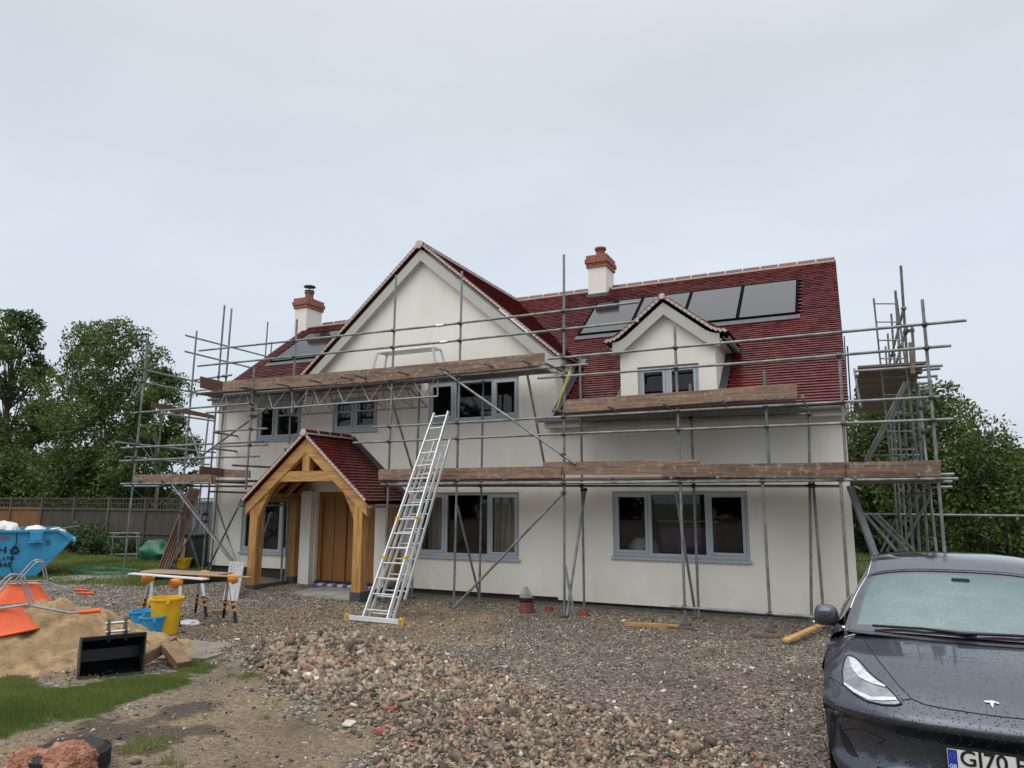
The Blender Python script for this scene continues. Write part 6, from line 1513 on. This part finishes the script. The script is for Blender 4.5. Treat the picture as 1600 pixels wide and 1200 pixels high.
# actual see-through glass: border ring kept, centre removed from the border
bo2 = [o for o in car.children if o.name.startswith('windscreen_border')][0]
me = bo2.data; bmm = bmesh.new(); bmm.from_mesh(me); bmm.faces.ensure_lookup_table(); nC = gc-2*pc
kill = []
for f in bmm.faces:
    i, j = divmod(f.index, nC)
    if 2 <= i < wsR-3 and 4 <= j < nC-4: kill.append(f)
bmesh.ops.delete(bmm, geom=kill, context='FACES'); bmm.to_mesh(me); bmm.free()
MB().grid(patch(Gg, 2, wsR-3, pc+4, gc-pc-4)).build('windscreen', M['wscreen'], car, smooth=True)
MB().grid(patch(Gg, wsR, len(Gg)-1, 0, gc)).grid(patch(Gg, 0, wsR, 0, pc)).grid(patch(Gg, 0, wsR, gc-pc, gc)).build('roof', M['paint'], car, smooth=True)
rgG = [[p+Uv*.003 for p in r] for r in patch(Gg, wsR+3, 7*6+2, pc+1, gc-pc-1)]
MB().grid(rgG).build('glass_roof', M['frit'], car, smooth=True)
MB().path([cw(*Gg[wsR][j])+Uv*.003 for j in range(pc, gc-pc+1)], .004, 5).build('roof_seam', M['gap'], car)
for s_ in (1, -1):
    sg = MB(); sh_ = MB(); rows = []; shr = []
    ed = [(r[-1] if s_ > 0 else r[0]) for r in Gg]
    for e in ed[8:-8]:
        s = e[1]; belt = .955+.03*sm((s-1.5)/2); wb = .875-(.04*max(0, (s-3.6)))
        a = Vector(cw(e[0], e[1], e[2]-.01)); b_ = Vector(cw(s_*wb, s, min(belt, e[2]-.01))); rows.append([a.lerp(b_, k/4) for k in range(5)])
    sg.grid(rows, s_ < 0).build('side_window', M['frit'], car, smooth=True)
    for e in ed:
        s = e[1]; z = .955+.03*sm((s-1.5)/2); wb = .875-(.04*max(0, (s-3.6))) if s > 1.45 else .83; zt_ = min(z, e[2])
        f = (s-1.2)/3.2; q = (s_*.93, s, .845+.10*sm(f*1.3)-.005)
        A = Vector(cw(s_*max(abs(e[0]) if s <= 1.5 else 0, wb), s, zt_-.0)); B = Vector(cw(*q)); mid = (A+B)/2+Lv*s_*.012+Uv*.012
        shr.append([A, mid, B])
    MB().grid(shr, s_ < 0).build('shoulder', M['paint'], car, smooth=True)
    MB().path([r[0]+Lv*s_*.004 for r in rows], .010, 6).build('window_trim', M['chrome'], car)
    MB().path([r[-1]+Lv*s_*.004 for r in rows], .008, 6).build('window_trim', M['chrome'], car)
# surface lookup
bvm = bo.data; bt = BVHTree.FromPolygons([tuple(v.co+Vector(CO)) for v in bvm.vertices], [tuple(p.vertices) for p in bvm.polygons])
def toloc(P): d = P-CO; return (d.dot(Lv), d.dot(Dv), d.dot(Uv))
def hit(px, py, h=.003):
    d = ray(px, py).normalized(); loc, n, i, ds = bt.ray_cast(CAM, d)
    if loc is None: return None
    if n.dot(d) > 0: n = -n
    return loc+n*h
def mir(P): l, s, z = toloc(P); return cw(-l, s, z)
def resample(pts, n):
    pts = [Vector((a, b, 0)) for a, b in pts]; ls = [0]
    for a, b in zip(pts, pts[1:]): ls.append(ls[-1]+(b-a).length)
    out = []
    for i in range(n+1):
        t = ls[-1]*i/n; k = max(0, min(len(ls)-2, next((j for j in range(len(ls)-1) if ls[j+1] >= t-1e-9), len(ls)-2))); u_ = (t-ls[k])/(ls[k+1]-ls[k]+1e-9); out.append(pts[k].lerp(pts[k+1], u_))
    return out
def ruled(top, bot, n, m_, h):
    A, B = resample(top, n), resample(bot, n); G = []
    for j in range(m_+1):
        row = []
        for a, b in zip(A, B):
            p = a.lerp(b, j/m_); q = hit(p.x, p.y, h)
            if q is None: return None
            row.append(q)
        G.append(row)
    return G
HT = [(1319, 1036), (1323, 1024.5), (1333, 1026), (1345, 1035), (1360, 1053), (1380, 1069), (1395, 1083), (1409, 1100)]
HB = [(1319, 1036), (1316.5, 1050), (1318, 1070), (1331, 1082), (1354, 1096), (1380, 1102), (1400, 1102.5), (1409, 1100)]
W1_ = [(1325, 1028), (1336, 1030), (1352, 1049), (1368, 1063), (1384, 1073)]; W2_ = [(1327, 1030), (1331, 1044), (1342, 1059), (1362, 1069), (1384, 1075)]
D1_ = [(1319.5, 1067), (1340, 1080), (1362, 1090), (1385, 1090), (1400, 1091)]; D2_ = [(1320, 1071), (1336, 1083.5), (1358, 1094.5), (1382, 1096), (1402, 1095)]
for flip in (False, True):
    fx = (lambda P: mir(P)) if flip else (lambda P: P)
    g_ = ruled(HT, HB, 26, 10, .004)
    if g_:
        hl = MB().grid([[fx(p) for p in r] for r in g_]).build('headlight', M['lamp'], car, smooth=True)
        MB().path([fx(p+Vector((0, 0, 0))) for p in g_[0]+g_[-1][::-1]], .005, 6, closed=True).build('lamp_seal', M['gap'], hl)
        g2 = ruled(W1_, W2_, 16, 5, .008)
        if g2: MB().grid([[fx(p) for p in r] for r in g2]).build('lamp_reflector', M['lampw'], hl, smooth=True)
        g3 = ruled(D1_, D2_, 18, 2, .008)
        if g3: MB().grid([[fx(p) for p in r] for r in g3]).build('light_strip', M['lampw'], hl, smooth=True)
def line(pts, name, r_=.003, both=True, n=40, m='gap', h=.001):
    q = [hit(p.x, p.y, h) for p in resample(pts, n)]; q = [x for x in q if x is not None]
    if len(q) > 3:
        MB().path(q, r_, 5).build(name, M[m], car)
        if both: MB().path([mir(x) for x in q], r_, 5).build(name, M[m], car)
line([(1341, 985), (1350, 1000), (1375, 1035), (1405, 1072), (1425, 1092), (1445, 1101), (1475, 1107), (1520, 1114), (1548, 1118), (1572, 1121)], 'bonnet_seam')
line([(1409, 1094), (1425, 1092)], 'wing_seam'); line([(1294, 1058), (1304, 1062), (1317, 1071)], 'wing_seam')
line([(1312, 1140), (1345, 1138), (1370, 1150), (1384, 1157), (1370, 1161)], 'bumper_crease')
g_ = ruled([(1311, 1130), (1318, 1144), (1324, 1150), (1331, 1165), (1341, 1183)], [(1311, 1132), (1314, 1150), (1319, 1165), (1325, 1177), (1333, 1182)], 14, 6, .004)
if g_:
    for fx in (lambda P: P, mir): MB().grid([[fx(p) for p in r] for r in g_]).build('air_intake', M['gap'], car, smooth=True)
# lower grille opening and splitter
lg = MB(); rows = []
for zc in (.315, .27, .225):
    rows.append([cw(x, .055-(zc-.3)*.25+.40*abs(x/.9)**3.2-.004, zc+.015*abs(x)) for x in [(-.62+1.24*i/24) for i in range(25)]])
lg.grid(rows).build('lower_grille', M['gap'], car, smooth=True)
MB().path([cw(x, .105+.36*abs(x/.86)**3.2, .185) for x in [-.84+1.68*i/30 for i in range(31)]], .022, 6).build('splitter', M['trim'], car, smooth=True)
# number plate
pl_o = cw(-.26, -.012, .395); pz = cw(0, 0, 0)
pm = Matrix.Translation(cw(-.265, .045, .397)-CO) @ Matrix((Lv, Dv, Uv)).transposed().to_4x4()
plate = MB()
def pp(x, y, z): return (pm @ Vector((x, y, z)))+CO
plate.add([pp(0, -.02, 0), pp(.52, -.02, 0), pp(.52, -.02, .111), pp(0, -.02, .111), pp(0, 0, 0), pp(.52, 0, 0), pp(.52, 0, .111), pp(0, 0, .111)], [(0, 1, 2, 3), (4, 7, 6, 5), (0, 4, 5, 1), (3, 2, 6, 7), (0, 3, 7, 4), (1, 5, 6, 2)])
po = plate.build('number_plate', mat('plate_white', (.72, .73, .72), .3, 0, .06, 3), car)
MB().add([pp(-.012, -.016, -.012), pp(.532, -.016, -.012), pp(.532, -.016, .125), pp(-.012, -.016, .125), pp(-.012, .02, -.012), pp(.532, .02, -.012), pp(.532, .02, .125), pp(-.012, .02, .125)], [(0, 1, 2, 3), (0, 4, 5, 1), (3, 2, 6, 7), (0, 3, 7, 4), (1, 5, 6, 2)]).build('plate_holder', M['trim'], car)
MB().add([pp(.002, -.0215, .002), pp(.046, -.0215, .002), pp(.046, -.0215, .109), pp(.002, -.0215, .109)], [(0, 1, 2, 3)]).build('plate_band', mat('band_blue', (.01, .05, .42), .3), po)
rm_ = Matrix.Rotation(R(90), 4, 'X')
text_mesh('GJ70 E', .108, 'plate_lettering', M['gap'], po, pm @ Matrix.Translation((.056, -.0225, .016)) @ rm_, .0006, .0016, 1.02)
text_mesh('GB', .026, 'plate_country', M['lampw'], po, pm @ Matrix.Translation((.006, -.0225, .012)) @ rm_, .0005, .0008, 1.0)
st_ = MB()
for k in range(12):
    a = 2*math.pi*k/12; st_.add([pp(.024+.013*math.cos(a)+dx, -.0225, .078+.013*math.sin(a)+dz) for dx, dz in ((-.0016, 0), (0, -.0016), (.0016, 0), (0, .0016))], [(0, 1, 2, 3)])
st_.build('plate_stars', M['yellow'], po)
# badge
def E_(px, py): return hit(px, py, .005)
bd = MB(); t1 = [(1537, 1096), (1540, 1098.6), (1547, 1099), (1551, 1108.5), (1553.5, 1099.2), (1560, 1101), (1562, 1099.5), (1551, 1095.6)]
pts = [E_(*p) for p in t1]
if all(pts):
    bd.poly([pts[0], pts[1], pts[2], pts[4], pts[5], pts[6], pts[7]]); bd.poly([pts[2], pts[3], pts[4]]); bd.build('badge', M['lampw'], car)
# wipers
def gsurf(px, py, h=.02):
    return None
for (a, b_) in (((-.62, 1.30, .985), (.02, 1.17, .985)), ((-.10, 1.15, .99), (.60, 1.30, .985))):
    MB().path([cw(*a), cw((a[0]+b_[0])/2, (a[1]+b_[1])/2-.02, .998), cw(*b_)], .010, 6).build('wiper', M['gap'], car)
MB().grid([[cw(x, 1.17+.2*(x/.82)**2-.10, .935-.0*abs(x)), cw(x, 1.17+.2*(x/.82)**2+.02, .955-.03*abs(x)**3)] for x in [-.78+1.56*i/20 for i in range(21)]]).build('cowl', M['trim'], car)
# mirrors
for s_ in (1, -1):
    c_ = cw(s_*.955, 1.62, 1.005); hs = MB(); G = []
    for i in range(17):
        th = math.pi*i/16; row = []
        for j in range(49):
            ph = 2*math.pi*(j % 48)/48; x = math.copysign(abs(math.sin(th)*math.cos(ph))**.6, math.cos(ph)); z = math.copysign(abs(math.sin(th)*math.sin(ph))**.6, math.sin(ph)); y = math.cos(th)
            row.append(c_+Lv*x*.092*(1-.16*z)+Dv*(y*.075)+Uv*z*.082)
        G.append(row)
    mo_ = hs.grid(G).build('wing_mirror', M['paint'], car, smooth=True)
    MB().path([c_+Uv*-.058+Lv*-s_*.10*0+Lv*s_*.10, c_+Uv*-.070+Lv*s_*.0, c_+Uv*-.085-Lv*s_*.13, c_+Uv*-.07-Lv*s_*.19], [.010, .014, .016, .016], 8).build('mirror_arm', M['chrome'], mo_, smooth=True)
# wheels, arches, floor
for wc in (.86, 3.73):
    for s_ in (1, -1):
        axm = Matrix((Dv, Uv, Lv*s_)).transposed(); c_ = cw(s_*.79, wc, .335)
        t_ = MB().lathe(c_, [(.24, -.11), (.32, -.11), (.335, -.08), (.335, .08), (.32, .11), (.24, .11)], 36, axm).build('wheel', M['rubber'], car, smooth=True)
        rmb = MB().lathe(c_, [(.24, .10), (.22, .06), (.06, .07), (.0, .08)], 30, axm)
        for k in range(10):
            a = 2*math.pi*k/10; rmb.bar(c_+axm@Vector((.05*math.cos(a), .05*math.sin(a), .09)), c_+axm@Vector((.235*math.cos(a), .235*math.sin(a), .10)), .035, .02)
        rmb.build('rim', M['tube'], t_)
        MB().lathe(cw(s_*.60, wc, .34), [(.375, -.02), (.375, .30)], 28, axm).build('arch_liner', M['gap'], car)
MB().box(cw(0, 2.3, .22), (1.5, 4.1, .06), Matrix((Lv, Dv, Uv)).transposed()).build('underbody', M['gap'], car)
# cabin
cab = MB(); Mx = Matrix((Lv, Dv, Uv)).transposed(); cab.box(cw(0, 2.6, .55), (1.5, 2.6, .1), Mx).box(cw(0, 1.55, .84), (1.45, .35, .14), Mx).build('dashboard', M['cabin'], car, bevel=.03)
MB().box(cw(.02, 1.70, 1.0), (.38, .02, .22), Mx).build('screen', M['gap'], car, bevel=.005)
swc = cw(-.36, 1.82, .98); swm = Matrix.Rotation(0, 3, 'X')
sw = MB(); axm = (Mx @ Matrix.Rotation(R(-68), 3, 'X')); ring = [swc+axm@Vector((.185*math.cos(2*math.pi*k/40), .185*math.sin(2*math.pi*k/40), 0)) for k in range(40)]
sw.path(ring, .016, 8, closed=True); sw.bar(swc-Lv*.18, swc+Lv*.18, .05, .03); sw.build('steering_wheel', mat('light_leather', (.35, .35, .34), .5), car, smooth=True)
for l in (-.37, .37):
    MB().box(cw(l, 2.45, .85), (.5, .16, .62), Mx@Matrix.Rotation(R(-14), 3, 'X')).box(cw(l, 2.56, 1.20), (.26, .10, .17), Mx@Matrix.Rotation(R(-10), 3, 'X')).build('seat', M['cabin'], car, bevel=.05)
MB().box(cw(0, 1.98, 1.31), (.26, .03, .06), Mx).box(cw(0, 1.86, 1.30), (.12, .10, .05), Mx).build('rear_view_mirror', M['gap'], car, bevel=.01)
# ================================================================ SKY, SUN, CAMERA
w = bpy.data.worlds.new('World'); SC.world = w; w.use_nodes = True; nt = w.node_tree; nt.nodes.clear()
o_ = N(nt, 'ShaderNodeOutputWorld'); bg1 = N(nt, 'ShaderNodeBackground'); bg2 = N(nt, 'ShaderNodeBackground'); ad = N(nt, 'ShaderNodeAddShader')
sky = N(nt, 'ShaderNodeTexSky'); sky.sky_type = 'NISHITA'; sky.sun_disc = False; SE, SR = R(52), R(200); sky.sun_elevation = SE; sky.sun_rotation = SR; sky.air_density = 1.5; sky.dust_density = 5
L(nt, sky.outputs[0], bg1.inputs[0]); bg1.inputs[1].default_value = 0.012
tc = N(nt, 'ShaderNodeTexCoord'); sp = N(nt, 'ShaderNodeSeparateXYZ'); L(nt, tc.outputs['Generated'], sp.inputs[0])
rp = ramp(nt, [(0.0, (.54, .60, .67)), (.10, (.60, .665, .74)), (.30, (.61, .67, .745)), (.52, (.585, .63, .685)), (.64, (.65, .69, .735)), (1.0, (1.85, 1.86, 1.88))]); L(nt, sp.outputs[2], rp.inputs[0])
mp = N(nt, 'ShaderNodeMapping'); mp.inputs['Scale'].default_value = (1, 1, 2.6); L(nt, tc.outputs['Generated'], mp.inputs[0]); no = N(nt, 'ShaderNodeTexNoise'); no.inputs['Scale'].default_value = 1.7; no.inputs['Detail'].default_value = 7; no.inputs['Roughness'].default_value = .5; L(nt, mp.outputs[0], no.inputs[0])
r2 = ramp(nt, [(.30, (.93, .93, .94)), (.70, (1.06, 1.06, 1.05))]); L(nt, no.outputs[0], r2.inputs[0]); mx = N(nt, 'ShaderNodeMixRGB', blend_type='MULTIPLY'); mx.inputs[0].default_value = 1; L(nt, rp.outputs[0], mx.inputs[1]); L(nt, r2.outputs[0], mx.inputs[2])
L(nt, mx.outputs[0], bg2.inputs[0]); bg2.inputs[1].default_value = 1.10; L(nt, bg1.outputs[0], ad.inputs[0]); L(nt, bg2.outputs[0], ad.inputs[1]); L(nt, ad.outputs[0], o_.inputs[0])
sl = bpy.data.lights.new('sun', 'SUN'); sl.energy = 1.15; sl.angle = R(60); sl.color = (1, .97, .93); so = bpy.data.objects.new('sun', sl); COL.objects.link(so)
# sun direction: from behind the viewer and a little left
so.rotation_euler = (R(90)-SE, 0, R(-22))
cd = bpy.data.cameras.new('camera'); cam = bpy.data.objects.new('camera', cd); COL.objects.link(cam); SC.camera = cam
cam.location = CAM; cam.rotation_euler = (R(90)+PITCH, 0, YAW); cd.sensor_width = 36; cd.sensor_fit = 'HORIZONTAL'; cd.lens = 36*F/1600; cd.clip_start = .05; cd.clip_end = 2000
SC.view_settings.view_transform = 'Standard'; SC.view_settings.look = 'None'; SC.view_settings.exposure = 0; SC.view_settings.gamma = 1
SC.render.engine = 'CYCLES'; SC.cycles.use_denoising = True; SC.cycles.max_bounces = 6; SC.cycles.transparent_max_bounces = 12
for o in bpy.data.objects:
    if '_local' in o: del o['_local']
